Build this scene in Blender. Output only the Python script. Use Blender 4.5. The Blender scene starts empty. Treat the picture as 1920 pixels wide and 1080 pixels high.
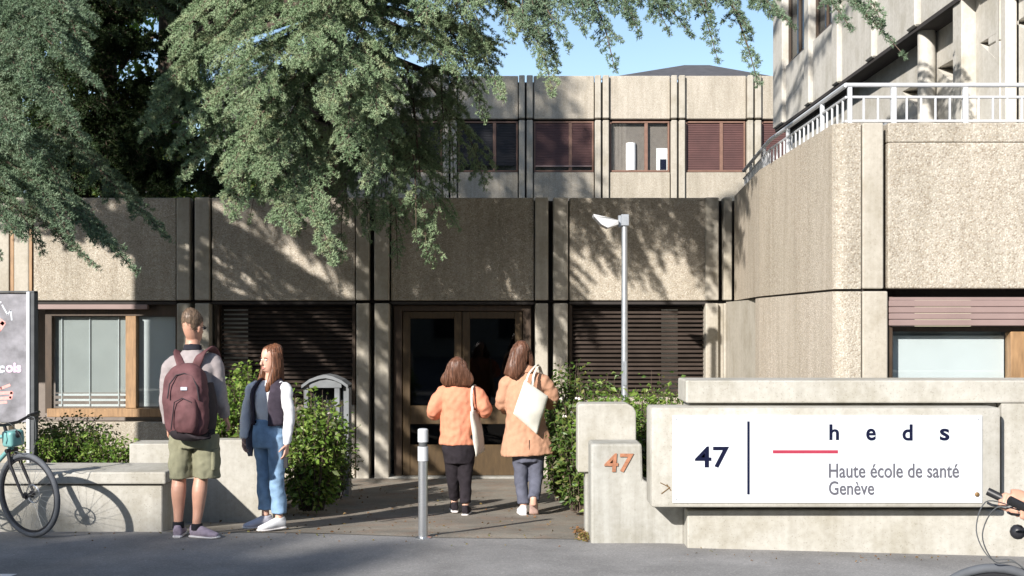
import bpy, bmesh, math, random
import numpy as np
from mathutils import Vector, Matrix, noise as mnoise

R = math.radians
random.seed(7)
RNG = np.random.default_rng(7)
scene = bpy.context.scene
COL = scene.collection

# ------------------------------------------------------------------ camera, sky, sun, exposure
F = 2200.0                      # focal length in photo pixels (photo is 1920 wide)
CAM_Z = 1.75
cam_d = bpy.data.cameras.new('camera')
cam_d.sensor_width = 36.0
cam_d.lens = 36.0 * F / 1920.0
cam_d.shift_y = 60.0 / 1920.0
cam_d.clip_start = 0.1
cam_d.clip_end = 1000
cam = bpy.data.objects.new('camera', cam_d)
cam.location = (0, 0, CAM_Z)
cam.rotation_euler = (R(90), 0, 0)
COL.objects.link(cam)
scene.camera = cam

SUN_EL = R(26.5)
SUN_TO = Vector((0.527 * math.cos(SUN_EL), 0.850 * math.cos(SUN_EL), -math.sin(SUN_EL))).normalized()  # light travel
world = bpy.data.worlds.new('World')
scene.world = world
world.use_nodes = True
wn = world.node_tree.nodes
bg = wn['Background']
sky = wn.new('ShaderNodeTexSky')
sky.sky_type = 'NISHITA'
sky.sun_disc = False
sky.sun_elevation = SUN_EL
sky.sun_rotation = math.atan2(-SUN_TO.x, -SUN_TO.y)
sky.air_density = 1.0
sky.dust_density = 0.5
sky.ozone_density = 1.2
world.node_tree.links.new(sky.outputs[0], bg.inputs[0])
bg.inputs[1].default_value = 0.112
sun_d = bpy.data.lights.new('sun', 'SUN')
sun_d.energy = 5.0
sun_d.angle = R(0.75)
sun_d.color = (1.0, 0.95, 0.88)
sun = bpy.data.objects.new('sun', sun_d)
sun.location = (-8, -12, 14)
sun.rotation_euler = SUN_TO.to_track_quat('-Z', 'Y').to_euler()
COL.objects.link(sun)
scene.view_settings.view_transform = 'Standard'
scene.view_settings.look = 'None'
scene.view_settings.gamma = 1.0
scene.view_settings.exposure = 0.74
scene.view_settings.use_curve_mapping = False
scene.cycles.max_bounces = 6
scene.cycles.transparent_max_bounces = 12

# ------------------------------------------------------------------ helpers
def X(px, y): return (px - 960.0) * y / F
def Z(py, y): return CAM_Z + (600.0 - py) * y / F
def P(px, py, y): return Vector((X(px, y), y, Z(py, y)))
def smooth(a, b, t):
    t = max(0.0, min(1.0, (t - a) / (b - a))); return t * t * (3 - 2 * t)
def gz(x, y):
    if y <= 9.5: z = 0.0
    elif y <= 11.7: z = -0.088 * (y - 9.5) * smooth(9.3, 9.9, y)
    else: z = -0.1936 - 0.044 * min(y - 11.7, 4.3)
    if x > 1.2: z -= 0.026 * min(x - 1.2, 12)
    return z

def set_props(o, label=None, cat=None, group=None, kind=None):
    if label: o['label'] = label
    if cat: o['category'] = cat
    if group: o['group'] = group
    if kind: o['kind'] = kind
    return o

def thing(name, label, cat, loc=(0, 0, 0), rz=0.0, group=None):
    o = bpy.data.objects.new(name, None)
    o.empty_display_size = 0.2
    o.location = loc; o.rotation_euler = (0, 0, rz)
    COL.objects.link(o)
    return set_props(o, label, cat, group)

def worldloc(o):
    v = Vector((0, 0, 0))
    while o is not None:
        v += o.location; o = o.parent
    return v

def link_mesh(name, me, mat=None, parent=None, loc=None, world=True):
    """me in world coordinates when world=True (shifted to be local to its parent)"""
    o = bpy.data.objects.new(name, me)
    COL.objects.link(o)
    if mat is not None and len(me.materials) == 0: me.materials.append(mat)
    if parent is not None:
        o.parent = parent
        if world and loc is None:
            w = worldloc(parent)
            if w.length > 0: me.transform(Matrix.Translation(-w))
    if loc is not None: o.location = loc
    return o

class MB:
    def __init__(self): self.bm = bmesh.new()
    def box(self, x0, x1, y0, y1, z0, z1, bev=0.0, seg=1):
        x0, x1 = min(x0, x1), max(x0, x1); y0, y1 = min(y0, y1), max(y0, y1); z0, z1 = min(z0, z1), max(z0, z1)
        r = bmesh.ops.create_cube(self.bm, size=1.0)
        for v in r['verts']:
            v.co = Vector(((x0 + x1) / 2 + v.co.x * (x1 - x0), (y0 + y1) / 2 + v.co.y * (y1 - y0), (z0 + z1) / 2 + v.co.z * (z1 - z0)))
        if bev > 0:
            es = list({e for v in r['verts'] for e in v.link_edges})
            bmesh.ops.bevel(self.bm, geom=es, offset=bev, segments=seg, affect='EDGES', profile=0.5)
        return self
    def prism(self, pts, off, bev=0.0):
        """pts: 3D polygon, off: extrusion vector"""
        off = Vector(off); n = len(pts)
        a = [self.bm.verts.new(Vector(p)) for p in pts]
        b = [self.bm.verts.new(Vector(p) + off) for p in pts]
        fs = [self.bm.faces.new(a), self.bm.faces.new(b[::-1])]
        for i in range(n):
            fs.append(self.bm.faces.new((a[i], b[i], b[(i + 1) % n], a[(i + 1) % n])))
        bmesh.ops.recalc_face_normals(self.bm, faces=fs)
        if bev > 0:
            es = list({e for v in a + b for e in v.link_edges})
            bmesh.ops.bevel(self.bm, geom=es, offset=bev, segments=2, affect='EDGES', profile=0.5)
        return self
    def tube(self, pts, r, n=8, cap=True):
        pts = [Vector(p) for p in pts]
        rs = r if isinstance(r, (list, tuple)) else [r] * len(pts)
        rings = []
        up = Vector((0, 0, 1)); prev = None
        for i, p in enumerate(pts):
            t = (pts[min(i + 1, len(pts) - 1)] - pts[max(i - 1, 0)])
            if t.length < 1e-9: t = Vector((0, 0, 1))
            t.normalize()
            s = (prev - t * prev.dot(t)) if prev is not None else t.orthogonal()
            if s.length < 1e-6: s = t.orthogonal()
            s.normalize(); prev = s
            u = t.cross(s)
            rings.append([self.bm.verts.new(p + (s * math.cos(2 * math.pi * k / n) + u * math.sin(2 * math.pi * k / n)) * rs[i]) for k in range(n)])
        for i in range(len(rings) - 1):
            for k in range(n):
                self.bm.faces.new((rings[i][k], rings[i][(k + 1) % n], rings[i + 1][(k + 1) % n], rings[i + 1][k]))
        if cap:
            self.bm.faces.new(rings[0][::-1]); self.bm.faces.new(rings[-1])
        return self
    def lathe(self, c, prof, n=24):
        """prof: list of (radius, z) around vertical axis at c"""
        c = Vector(c); rings = []
        for r, z in prof:
            rings.append([self.bm.verts.new(c + Vector((r * math.cos(2 * math.pi * k / n), r * math.sin(2 * math.pi * k / n), z))) for k in range(n)])
        for i in range(len(rings) - 1):
            for k in range(n):
                self.bm.faces.new((rings[i][k], rings[i][(k + 1) % n], rings[i + 1][(k + 1) % n], rings[i + 1][k]))
        self.bm.faces.new(rings[0][::-1]); self.bm.faces.new(rings[-1])
        return self
    def torus(self, c, axis, R_, r, n=48, m=8):
        c = Vector(c); ax = Vector(axis).normalized(); s = ax.orthogonal().normalized(); u = ax.cross(s)
        rings = []
        for i in range(n):
            d = s * math.cos(2 * math.pi * i / n) + u * math.sin(2 * math.pi * i / n)
            rings.append([self.bm.verts.new(c + d * (R_ + r * math.cos(2 * math.pi * k / m)) + ax * r * math.sin(2 * math.pi * k / m)) for k in range(m)])
        for i in range(n):
            for k in range(m):
                self.bm.faces.new((rings[i][k], rings[(i + 1) % n][k], rings[(i + 1) % n][(k + 1) % m], rings[i][(k + 1) % m]))
        return self
    def sphere(self, c, r, sc=(1, 1, 1), n=12):
        rr = bmesh.ops.create_uvsphere(self.bm, u_segments=n, v_segments=max(6, n // 2), radius=r)
        for v in rr['verts']: v.co = Vector((v.co.x * sc[0], v.co.y * sc[1], v.co.z * sc[2])) + Vector(c)
        return self
    def quad(self, a, b, c, d):
        self.bm.faces.new([self.bm.verts.new(Vector(p)) for p in (a, b, c, d)]); return self
    def poly(self, pts):
        self.bm.faces.new([self.bm.verts.new(Vector(p)) for p in pts]); return self
    def mesh(self, name, shade=False, recalc=True):
        if recalc: bmesh.ops.recalc_face_normals(self.bm, faces=self.bm.faces)
        me = bpy.data.meshes.new(name); self.bm.to_mesh(me); self.bm.free()
        if shade:
            me.polygons.foreach_set('use_smooth', [True] * len(me.polygons))
            try: me.set_sharp_from_angle(angle=R(40))
            except Exception: pass
        return me
    def build(self, name, mat, parent=None, shade=False, loc=None, world=True):
        return link_mesh(name, self.mesh(name, shade), mat, parent, loc, world)

def copy_child(o, parent, loc):
    c = o.copy(); COL.objects.link(c); c.parent = parent; c.location = loc
    return c

# ------------------------------------------------------------------ materials
MATS = {}
def nodes_of(m):
    m.use_nodes = True
    nt = m.node_tree
    return nt, nt.nodes, nt.links, nt.nodes['Principled BSDF']
def ramp(nt, stops, interp='LINEAR'):
    r = nt.nodes.new('ShaderNodeValToRGB'); r.color_ramp.interpolation = interp
    e = r.color_ramp.elements
    while len(e) < len(stops): e.new(0.5)
    for el, (p, c) in zip(e, stops):
        el.position = p; el.color = (*c, 1) if len(c) == 3 else c
    return r
def mapping(nt, scale=(1, 1, 1), obj=False):
    if obj:
        tc = nt.nodes.new('ShaderNodeTexCoord'); src = tc.outputs['Object']
    else:
        g = nt.nodes.new('ShaderNodeNewGeometry'); src = g.outputs['Position']
    mp = nt.nodes.new('ShaderNodeMapping'); mp.inputs['Scale'].default_value = scale
    nt.links.new(src, mp.inputs[0]); return mp.outputs[0]
def noise_tex(nt, vec, scale, detail=4, rough=0.55):
    n = nt.nodes.new('ShaderNodeTexNoise'); n.inputs['Scale'].default_value = scale
    n.inputs['Detail'].default_value = detail; n.inputs['Roughness'].default_value = rough
    nt.links.new(vec, n.inputs['Vector']); return n.outputs['Fac']
def mixc(nt, fac, a, b, mode='MIX'):
    m = nt.nodes.new('ShaderNodeMix'); m.data_type = 'RGBA'; m.blend_type = mode
    for s, v in ((m.inputs[0], fac), (m.inputs[6], a), (m.inputs[7], b)):
        if hasattr(v, 'links') or isinstance(v, bpy.types.NodeSocket): nt.links.new(v, s)
        elif isinstance(v, (int, float)): s.default_value = v
        else: s.default_value = (*v, 1)
    return m.outputs[2]
def bump(nt, height, strength, dist, bsdf):
    b = nt.nodes.new('ShaderNodeBump'); b.inputs['Strength'].default_value = strength; b.inputs['Distance'].default_value = dist
    nt.links.new(height, b.inputs['Height']); nt.links.new(b.outputs[0], bsdf.inputs['Normal'])

def mat_plain(name, col, rough=0.6, metal=0.0, var=0.12, scale=8.0, bumps=0.0, bscale=60.0, spec=0.5, obj=False, stretch=(1, 1, 1)):
    m = bpy.data.materials.new(name); nt, N, L, b = nodes_of(m)
    v = mapping(nt, stretch, obj)
    f = noise_tex(nt, v, scale)
    lo = tuple(c * (1 - var) for c in col); hi = tuple(min(1, c * (1 + var)) for c in col)
    r = ramp(nt, [(0.3, lo), (0.7, hi)]); L.new(f, r.inputs[0]); L.new(r.outputs[0], b.inputs['Base Color'])
    b.inputs['Roughness'].default_value = rough; b.inputs['Metallic'].default_value = metal
    b.inputs['Specular IOR Level'].default_value = spec
    if bumps > 0: bump(nt, noise_tex(nt, v, bscale, 3), bumps, 0.004, b)
    MATS[name] = m; return m

def mat_aggregate(name, pebble, base, lo, hi, stain=0.3):
    """exposed aggregate concrete: pebbles of many colours in a cement matrix"""
    m = bpy.data.materials.new(name); nt, N, L, b = nodes_of(m)
    v = mapping(nt)
    vo = N.new('ShaderNodeTexVoronoi'); vo.inputs['Scale'].default_value = pebble; vo.inputs['Randomness'].default_value = 1
    L.new(v, vo.inputs['Vector'])
    sep = N.new('ShaderNodeSeparateColor'); L.new(vo.outputs['Color'], sep.inputs[0])
    pr = ramp(nt, [(0.0, (base[0] * .58, base[1] * .53, base[2] * .48)), (0.12, (base[0] * .74, base[1] * .68, base[2] * .62)),
                   (0.3, (base[0] * .95, base[1] * .92, base[2] * .86)), (0.62, base), (0.86, (base[0] * 1.22, base[1] * 1.22, base[2] * 1.22)),
                   (1.0, (min(1, base[0] * 1.38), min(1, base[1] * 1.38), min(1, base[2] * 1.38)))])
    L.new(sep.outputs[0], pr.inputs[0])
    # cement between pebbles
    er = ramp(nt, [(0.35, (0, 0, 0)), (0.75, (1, 1, 1))]); L.new(vo.outputs['Distance'], er.inputs[0])
    sc = N.new('ShaderNodeMath'); sc.operation = 'MULTIPLY'; sc.inputs[1].default_value = pebble * 1.1 / pebble
    c1 = mixc(nt, er.outputs[0], pr.outputs[0], tuple(c * 0.85 for c in base))
    # broad weathering
    f2 = noise_tex(nt, mapping(nt, (1.2, 1.2, 0.45)), 1.6, 5, 0.6)
    wr = ramp(nt, [(0.32, (lo, lo, lo * 0.98)), (0.7, (hi, hi, hi))]); L.new(f2, wr.inputs[0])
    c2 = mixc(nt, 1.0, c1, wr.outputs[0], 'MULTIPLY')
    f3 = noise_tex(nt, v, 14, 3); w3 = ramp(nt, [(0.3, (.82, .80, .78)), (0.65, (1.06, 1.06, 1.06))]); L.new(f3, w3.inputs[0])
    c3 = mixc(nt, stain, c2, mixc(nt, 1.0, c2, w3.outputs[0], 'MULTIPLY'))
    f5 = noise_tex(nt, mapping(nt, (7, 7, 0.55)), 1.2, 4, 0.6); r5 = ramp(nt, [(0.36, (.74, .72, .69)), (0.58, (1.02, 1.02, 1.02))]); L.new(f5, r5.inputs[0])
    c3 = mixc(nt, .42, c3, mixc(nt, 1.0, c3, r5.outputs[0], 'MULTIPLY'))
    oi = N.new('ShaderNodeObjectInfo'); r6 = ramp(nt, [(0.0, (.90, .89, .87)), (1.0, (1.07, 1.06, 1.06))]); L.new(oi.outputs['Random'], r6.inputs[0])
    c3 = mixc(nt, 1.0, c3, r6.outputs[0], 'MULTIPLY')
    L.new(c3, b.inputs['Base Color'])
    b.inputs['Roughness'].default_value = 0.92; b.inputs['Specular IOR Level'].default_value = 0.2
    inv = N.new('ShaderNodeMath'); inv.operation = 'SUBTRACT'; inv.inputs[0].default_value = 1.0; L.new(vo.outputs['Distance'], inv.inputs[1])
    bump(nt, inv.outputs[0], 0.5, 0.006, b)
    MATS[name] = m; return m

def mat_concrete(name, base, streak=0.25, pores=0.35, tint=(0.9, 0.88, 0.82)):
    m = bpy.data.materials.new(name); nt, N, L, b = nodes_of(m)
    v = mapping(nt)
    f = noise_tex(nt, v, 2.2, 6, 0.62)
    r = ramp(nt, [(0.3, tuple(c * 0.88 * t for c, t in zip(base, tint))), (0.52, base), (0.75, tuple(min(1, c * 1.1) for c in base))]); L.new(f, r.inputs[0])
    # vertical run-off streaks
    f2 = noise_tex(nt, mapping(nt, (9, 9, 0.5)), 1.4, 4, 0.6)
    r2 = ramp(nt, [(0.36, (0.66, 0.64, 0.60)), (0.6, (1, 1, 1))]); L.new(f2, r2.inputs[0])
    c = mixc(nt, streak, r.outputs[0], mixc(nt, 1.0, r.outputs[0], r2.outputs[0], 'MULTIPLY'))
    f3 = noise_tex(nt, v, 75, 2); r3 = ramp(nt, [(0.30, (0.42, 0.40, 0.36)), (0.38, (1, 1, 1))]); L.new(f3, r3.inputs[0])
    c = mixc(nt, pores, c, mixc(nt, 1.0, c, r3.outputs[0], 'MULTIPLY'))
    f4 = noise_tex(nt, v, 24, 3); r4 = ramp(nt, [(0.3, (0.84, 0.83, 0.8)), (0.7, (1.07, 1.07, 1.07))]); L.new(f4, r4.inputs[0])
    c = mixc(nt, 0.6, c, mixc(nt, 1.0, c, r4.outputs[0], 'MULTIPLY'))
    L.new(c, b.inputs['Base Color']); b.inputs['Roughness'].default_value = 0.9; b.inputs['Specular IOR Level'].default_value = 0.25
    bump(nt, noise_tex(nt, v, 70, 4), 0.25, 0.004, b)
    MATS[name] = m; return m

def mat_leaf(name, cols, transl=0.25, rough=0.5, spec=0.3, nscale=3.0, isl=0.45):
    m = bpy.data.materials.new(name); nt, N, L, b = nodes_of(m)
    v = mapping(nt); f = noise_tex(nt, v, nscale, 3, 0.6)
    g = N.new('ShaderNodeNewGeometry')
    ma = N.new('ShaderNodeMath'); ma.operation = 'MULTIPLY_ADD'; ma.inputs[1].default_value = isl; L.new(g.outputs['Random Per Island'], ma.inputs[0]); L.new(f, ma.inputs[2])
    mb = N.new('ShaderNodeMath'); mb.operation = 'SUBTRACT'; mb.inputs[1].default_value = isl * .5; L.new(ma.outputs[0], mb.inputs[0])
    n = len(cols); r = ramp(nt, [(0.25 + 0.5 * i / max(1, n - 1), c) for i, c in enumerate(cols)]); L.new(mb.outputs[0], r.inputs[0])
    L.new(r.outputs[0], b.inputs['Base Color']); b.inputs['Roughness'].default_value = rough; b.inputs['Specular IOR Level'].default_value = spec
    tr = N.new('ShaderNodeBsdfTranslucent'); mx = N.new('ShaderNodeMixShader'); mx.inputs[0].default_value = transl
    hs = mixc(nt, 0.5, r.outputs[0], (0.16, 0.22, 0.03)); L.new(hs, tr.inputs[0])
    L.new(b.outputs[0], mx.inputs[1]); L.new(tr.outputs[0], mx.inputs[2]); L.new(mx.outputs[0], N['Material Output'].inputs[0])
    MATS[name] = m; return m

def mat_glass(name, tint=(0.8, 0.86, 0.86), refl=0.10):
    m = bpy.data.materials.new(name); nt, N, L, b = nodes_of(m)
    t = N.new('ShaderNodeBsdfTransparent'); t.inputs[0].default_value = (*tint, 1)
    gl = N.new('ShaderNodeBsdfGlossy'); gl.inputs['Roughness'].default_value = 0.02
    lw = N.new('ShaderNodeLayerWeight'); lw.inputs[0].default_value = .5
    pw = N.new('ShaderNodeMath'); pw.operation = 'POWER'; pw.inputs[1].default_value = 5; L.new(lw.outputs['Facing'], pw.inputs[0])
    ad = N.new('ShaderNodeMath'); ad.operation = 'MULTIPLY_ADD'; ad.inputs[1].default_value = .8; ad.inputs[2].default_value = refl; L.new(pw.outputs[0], ad.inputs[0]); ad.use_clamp = True
    mx = N.new('ShaderNodeMixShader'); L.new(ad.outputs[0], mx.inputs[0]); L.new(t.outputs[0], mx.inputs[1]); L.new(gl.outputs[0], mx.inputs[2])
    L.new(mx.outputs[0], N['Material Output'].inputs[0])
    MATS[name] = m; return m

def mat_asphalt(name, base, speck=0.35, warm=0.0, patch=0.25):
    m = bpy.data.materials.new(name); nt, N, L, b = nodes_of(m)
    v = mapping(nt)
    f = noise_tex(nt, v, 1.3, 6, 0.6)
    r = ramp(nt, [(0.3, tuple(c * (1 - patch) for c in base)), (0.7, tuple(c * (1 + patch) for c in base))]); L.new(f, r.inputs[0])
    vo = N.new('ShaderNodeTexVoronoi'); vo.inputs['Scale'].default_value = 110; L.new(v, vo.inputs['Vector'])
    sep = N.new('ShaderNodeSeparateColor'); L.new(vo.outputs['Color'], sep.inputs[0])
    rs = ramp(nt, [(0.0, (0.55, 0.55, 0.55)), (0.5, (1, 1, 1)), (0.9, (1.15, 1.13, 1.1)), (1.0, (1.9, 1.85, 1.75))]); L.new(sep.outputs[0], rs.inputs[0])
    c = mixc(nt, speck, r.outputs[0], mixc(nt, 1.0, r.outputs[0], rs.outputs[0], 'MULTIPLY'))
    if warm > 0:
        fw = noise_tex(nt, v, 3.1, 6, 0.7); rw = ramp(nt, [(0.48, (0, 0, 0)), (0.68, (1, 1, 1))]); L.new(fw, rw.inputs[0])
        mu = N.new('ShaderNodeMath'); mu.operation = 'MULTIPLY'; mu.inputs[1].default_value = warm; L.new(rw.outputs[0], mu.inputs[0])
        c = mixc(nt, mu.outputs[0], c, (0.26, 0.13, 0.07))
    L.new(c, b.inputs['Base Color']); b.inputs['Roughness'].default_value = 0.9; b.inputs['Specular IOR Level'].default_value = 0.25
    bump(nt, vo.outputs['Distance'], 0.3, 0.004, b)
    MATS[name] = m; return m

M_AGG = mat_aggregate('exposed_aggregate', 72, (0.435, 0.400, 0.345), 0.82, 1.08, 0.5)
M_AGG2 = mat_aggregate('fine_aggregate', 92, (0.45, 0.415, 0.358), 0.86, 1.06, 0.4)
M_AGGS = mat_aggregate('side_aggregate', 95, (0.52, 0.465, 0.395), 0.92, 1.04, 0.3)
M_RIB = mat_concrete('smooth_concrete', (0.42, 0.388, 0.335), 0.3, 0.3)
M_WALL = mat_concrete('wall_concrete', (0.43, 0.415, 0.378), 0.28, 0.4)
M_POST = mat_concrete('grey_post_concrete', (0.375, 0.37, 0.345), 0.5, 0.35)
M_TOWER = mat_concrete('pale_concrete', (0.53, 0.51, 0.47), 0.25, 0.15)
M_JOINT = mat_plain('joint_sealant', (0.035, 0.03, 0.028), 0.9)
M_ASPH = mat_asphalt('asphalt', (0.225, 0.220, 0.217), 0.4)
M_PATH = mat_asphalt('path_surface', (0.22, 0.20, 0.17), 0.45, 0.35, 0.3)
M_SOIL = mat_plain('soil', (0.05, 0.035, 0.025), 0.95, var=0.4, scale=20, bumps=0.8, bscale=30)
M_TIMBER = mat_plain('timber', (0.30, 0.18, 0.09), 0.5, var=0.25, scale=6, stretch=(6, 6, 1), bumps=0.15)
M_TIMBERD = mat_plain('dark_timber', (0.055, 0.034, 0.02), 0.5, var=0.3, scale=6, stretch=(6, 6, 1))
M_GOLD = mat_plain('shaded_oak_door', (0.068, 0.042, 0.018), 0.45, var=0.25, scale=5, stretch=(5, 5, 1))  # oak darkened in its base colour in place of shade on the door
M_SLAT = mat_plain('blind_slat', (0.058, 0.044, 0.037), 0.42, var=0.2, scale=4)
M_SHUT = mat_plain('mauve_shutter', (0.25, 0.178, 0.165), 0.5, var=0.1, scale=3)
M_SHUTD = mat_plain('maroon_shutter', (0.090, 0.040, 0.036), 0.5, var=0.15, scale=3)
M_FRAMER = mat_plain('brown_frame', (0.19, 0.105, 0.075), 0.5, var=0.15)
M_GLASS = mat_glass('window_glass', (0.95, 0.965, 0.965), 0.06)
M_GLASSD = mat_glass('door_glass', (0.35, 0.38, 0.42), 0.03)
M_BLIND = mat_plain('white_blind', (0.56, 0.60, 0.61), 0.7, var=0.06, scale=2)
M_BLINDG = mat_plain('grey_blind', (0.30, 0.325, 0.32), 0.7, var=0.08, scale=2)
M_DARK = mat_plain('dark_interior', (0.03, 0.03, 0.035), 0.9)
M_ROOM = mat_plain('room_wall', (0.20, 0.17, 0.15), 0.9)
M_STEEL = mat_plain('brushed_steel', (0.62, 0.63, 0.65), 0.32, 0.9, var=0.06, scale=30, stretch=(1, 1, 8))
M_GALV = mat_plain('galvanised_steel', (0.44, 0.47, 0.51), 0.45, 0.75, var=0.12, scale=14)
M_ALU = mat_plain('white_aluminium', (0.56, 0.57, 0.59), 0.4, 0.1, var=0.04)
M_WHITE = mat_plain('white_paint', (0.78, 0.79, 0.79), 0.45, var=0.03)
M_SIGN = mat_plain('sign_white', (0.62, 0.65, 0.69), 0.35, var=0.015, scale=2)
M_NAVY = mat_plain('navy_print', (0.006, 0.008, 0.028), 0.8, var=0.05, spec=.1)
M_GREYP = mat_plain('grey_print', (0.105, 0.105, 0.125), 0.8, var=0.05, spec=.1)
M_REDP = mat_plain('raspberry_print', (0.34, 0.04, 0.07), 0.8, var=0.05, spec=.1)
M_COPPER = mat_plain('copper_numerals', (0.36, 0.16, 0.09), 0.5, 0.2, var=0.25, scale=30)
M_RUST = mat_plain('rusty_bolt', (0.20, 0.12, 0.05), 0.6, 0.5)
M_BLACK = mat_plain('black_plastic', (0.018, 0.018, 0.02), 0.45)
M_RUBBER = mat_plain('grey_rubber', (0.075, 0.08, 0.085), 0.75, var=0.2)
M_SLATE = mat_plain('slate_roof', (0.075, 0.072, 0.075), 0.8, var=0.2, scale=4)
M_BARK = mat_plain('bark', (0.075, 0.055, 0.042), 0.95, var=0.4, scale=10, stretch=(3, 3, 0.6), bumps=1.0, bscale=14)
M_TWIG = mat_plain('twig_bark', (0.10, 0.072, 0.052), 0.95, var=0.3, scale=10)
M_SHELT = mat_plain('shelter_shaded_grey', (0.17, 0.18, 0.19), .7, var=.2, scale=6)  # grey darkened to put the shelter's shade into its colour
M_CEDAR = mat_leaf('cedar_needles', [(0.125, 0.195, 0.098), (0.205, 0.290, 0.160), (0.280, 0.360, 0.212), (0.325, 0.335, 0.185)], 0.12, 0.6, 0.2, 5.0, .14)
M_SHADEN = mat_leaf('shade_dark_needles', [(0.018, 0.034, 0.014), (0.034, 0.058, 0.022), (0.060, 0.085, 0.03)], 0.08, 0.6, 0.2, 5.0, .14)  # near-black colour stands in for shade inside the cedar crown
M_CEDARB = mat_leaf('blue_cedar_needles', [(0.105, 0.165, 0.096), (0.172, 0.245, 0.155), (0.245, 0.308, 0.205)], 0.12, 0.6, 0.2, 5.0, .14)
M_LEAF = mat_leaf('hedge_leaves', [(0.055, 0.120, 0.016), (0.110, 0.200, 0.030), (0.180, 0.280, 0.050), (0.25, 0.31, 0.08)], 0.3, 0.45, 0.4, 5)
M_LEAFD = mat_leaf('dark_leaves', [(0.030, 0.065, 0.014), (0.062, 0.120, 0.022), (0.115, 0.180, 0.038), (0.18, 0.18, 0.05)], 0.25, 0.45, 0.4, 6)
M_LEAFB = mat_leaf('bright_leaves', [(0.07, 0.14, 0.02), (0.13, 0.23, 0.03), (0.19, 0.30, 0.05)], 0.4, 0.5, 0.3, 3)
M_LEAFP = mat_leaf('pale_leaves', [(0.09, 0.12, 0.05), (0.17, 0.20, 0.09), (0.26, 0.20, 0.14)], 0.3, 0.5, 0.3, 8)
M_FLOWER = mat_plain('white_petals', (0.72, 0.66, 0.64), 0.6, var=0.1, scale=30)
# ------------------------------------------------------------------ ground
def sheet(name, xs, ys, lift, mat, kind='structure', fn=None):
    bm = bmesh.new()
    g = [[bm.verts.new((x, y, gz(x, y) + lift)) for x in xs] for y in ys]
    for j in range(len(ys) - 1):
        for i in range(len(xs) - 1):
            if fn is None or fn((xs[i] + xs[i + 1]) / 2, (ys[j] + ys[j + 1]) / 2):
                bm.faces.new((g[j][i], g[j][i + 1], g[j + 1][i + 1], g[j + 1][i]))
    me = bpy.data.meshes.new(name); bm.to_mesh(me); bm.free()
    me.polygons.foreach_set('use_smooth', [True] * len(me.polygons))
    o = link_mesh(name, me, mat); o['kind'] = kind; return o
xs = [-300, -100, -40, -20, -12] + list(np.arange(-8, 8.01, 0.4)) + [12, 13.2, 20, 40, 100, 300]
ys = [-300, -100, -30, -10, -4, 0, 3, 5, 6.5] + list(np.arange(7.5, 16.6, 0.1)) + [20, 26, 40, 80, 150, 300]
sheet('ground', [float(v) for v in xs], [float(v) for v in ys], 0.0, M_ASPH)
# entrance path: ragged front edge
def path_front(x): return 9.68 - 0.155 * (x + 1.9) + 0.05 * math.sin(x * 2.3)
bm = bmesh.new()
pxs = [float(v) for v in np.arange(-2.9, 1.21, 0.1)]
rows = []
for k in range(46):
    t = k / 45.0
    rows.append([bm.verts.new((x, (1 - t) * path_front(x) + t * 15.66, gz(x, (1 - t) * path_front(x) + t * 15.66) + 0.004)) for x in pxs])
for j in range(45):
    for i in range(len(pxs) - 1): bm.faces.new((rows[j][i], rows[j][i + 1], rows[j + 1][i + 1], rows[j + 1][i]))
me = bpy.data.meshes.new('entrance_path'); bm.to_mesh(me); bm.free()
link_mesh('entrance_path', me, M_PATH)['kind'] = 'structure'
sheet('planting_bed', [-8, -6, -5, -4.4, -3.8, -3.2, -2.6, -2.32], [11.05, 11.4, 12, 12.6, 13.2, 14, 15, 15.6], 0.02, M_SOIL)
sheet('planting_bed', [0.86, 1.2, 1.6, 2.0, 2.5, 3.2, 4.5], [9.62, 10.2, 11, 12, 13, 14, 15.6], 0.05, M_SOIL)
# painted line on the pavement
b = MB(); b.quad((-4.4, 7.93, .004), (-3.43, 7.93, .004), (-3.40, 8.07, .004), (-4.4, 8.07, .004))
b.build('painted_line', M_WHITE)['kind'] = 'structure'

# ------------------------------------------------------------------ low entrance building
YF = 15.7
ZT, ZJ = 3.39, 2.0
eb = thing('entrance_building', 'low concrete entrance block with pebbled parapet panels and double timber door', 'building', (-1.0, YF + 1.2, -0.37))
pair_c = [25, 363, 699, 1034, 1353]
def fx(px): return X(px, YF)
GB = -0.55
# backing walls, roof
b = MB(); b.box(fx(-420), 3.35, YF + 0.16, YF + 0.34, ZJ + 0.0, ZT - 0.03)
b.build('wall', M_JOINT, eb)
b = MB(); b.box(fx(-430), 3.4, YF + 0.345, YF + 2.3, ZT - 0.25, ZT - 0.06)
b.build('roof', M_JOINT, eb)
b = MB(); b.box(fx(-420), 3.35, YF + 2.0, YF + 2.2, GB, ZT - 0.26); b.box(fx(-432), fx(-420), YF + .35, YF + 2.2, GB, ZT - .26)
b.build('wall', M_ROOM, eb)
b = MB(); b.box(fx(-420), 3.3, YF + 0.4, YF + 1.99, GB, -0.36)
b.build('floor', M_DARK, eb)
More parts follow.
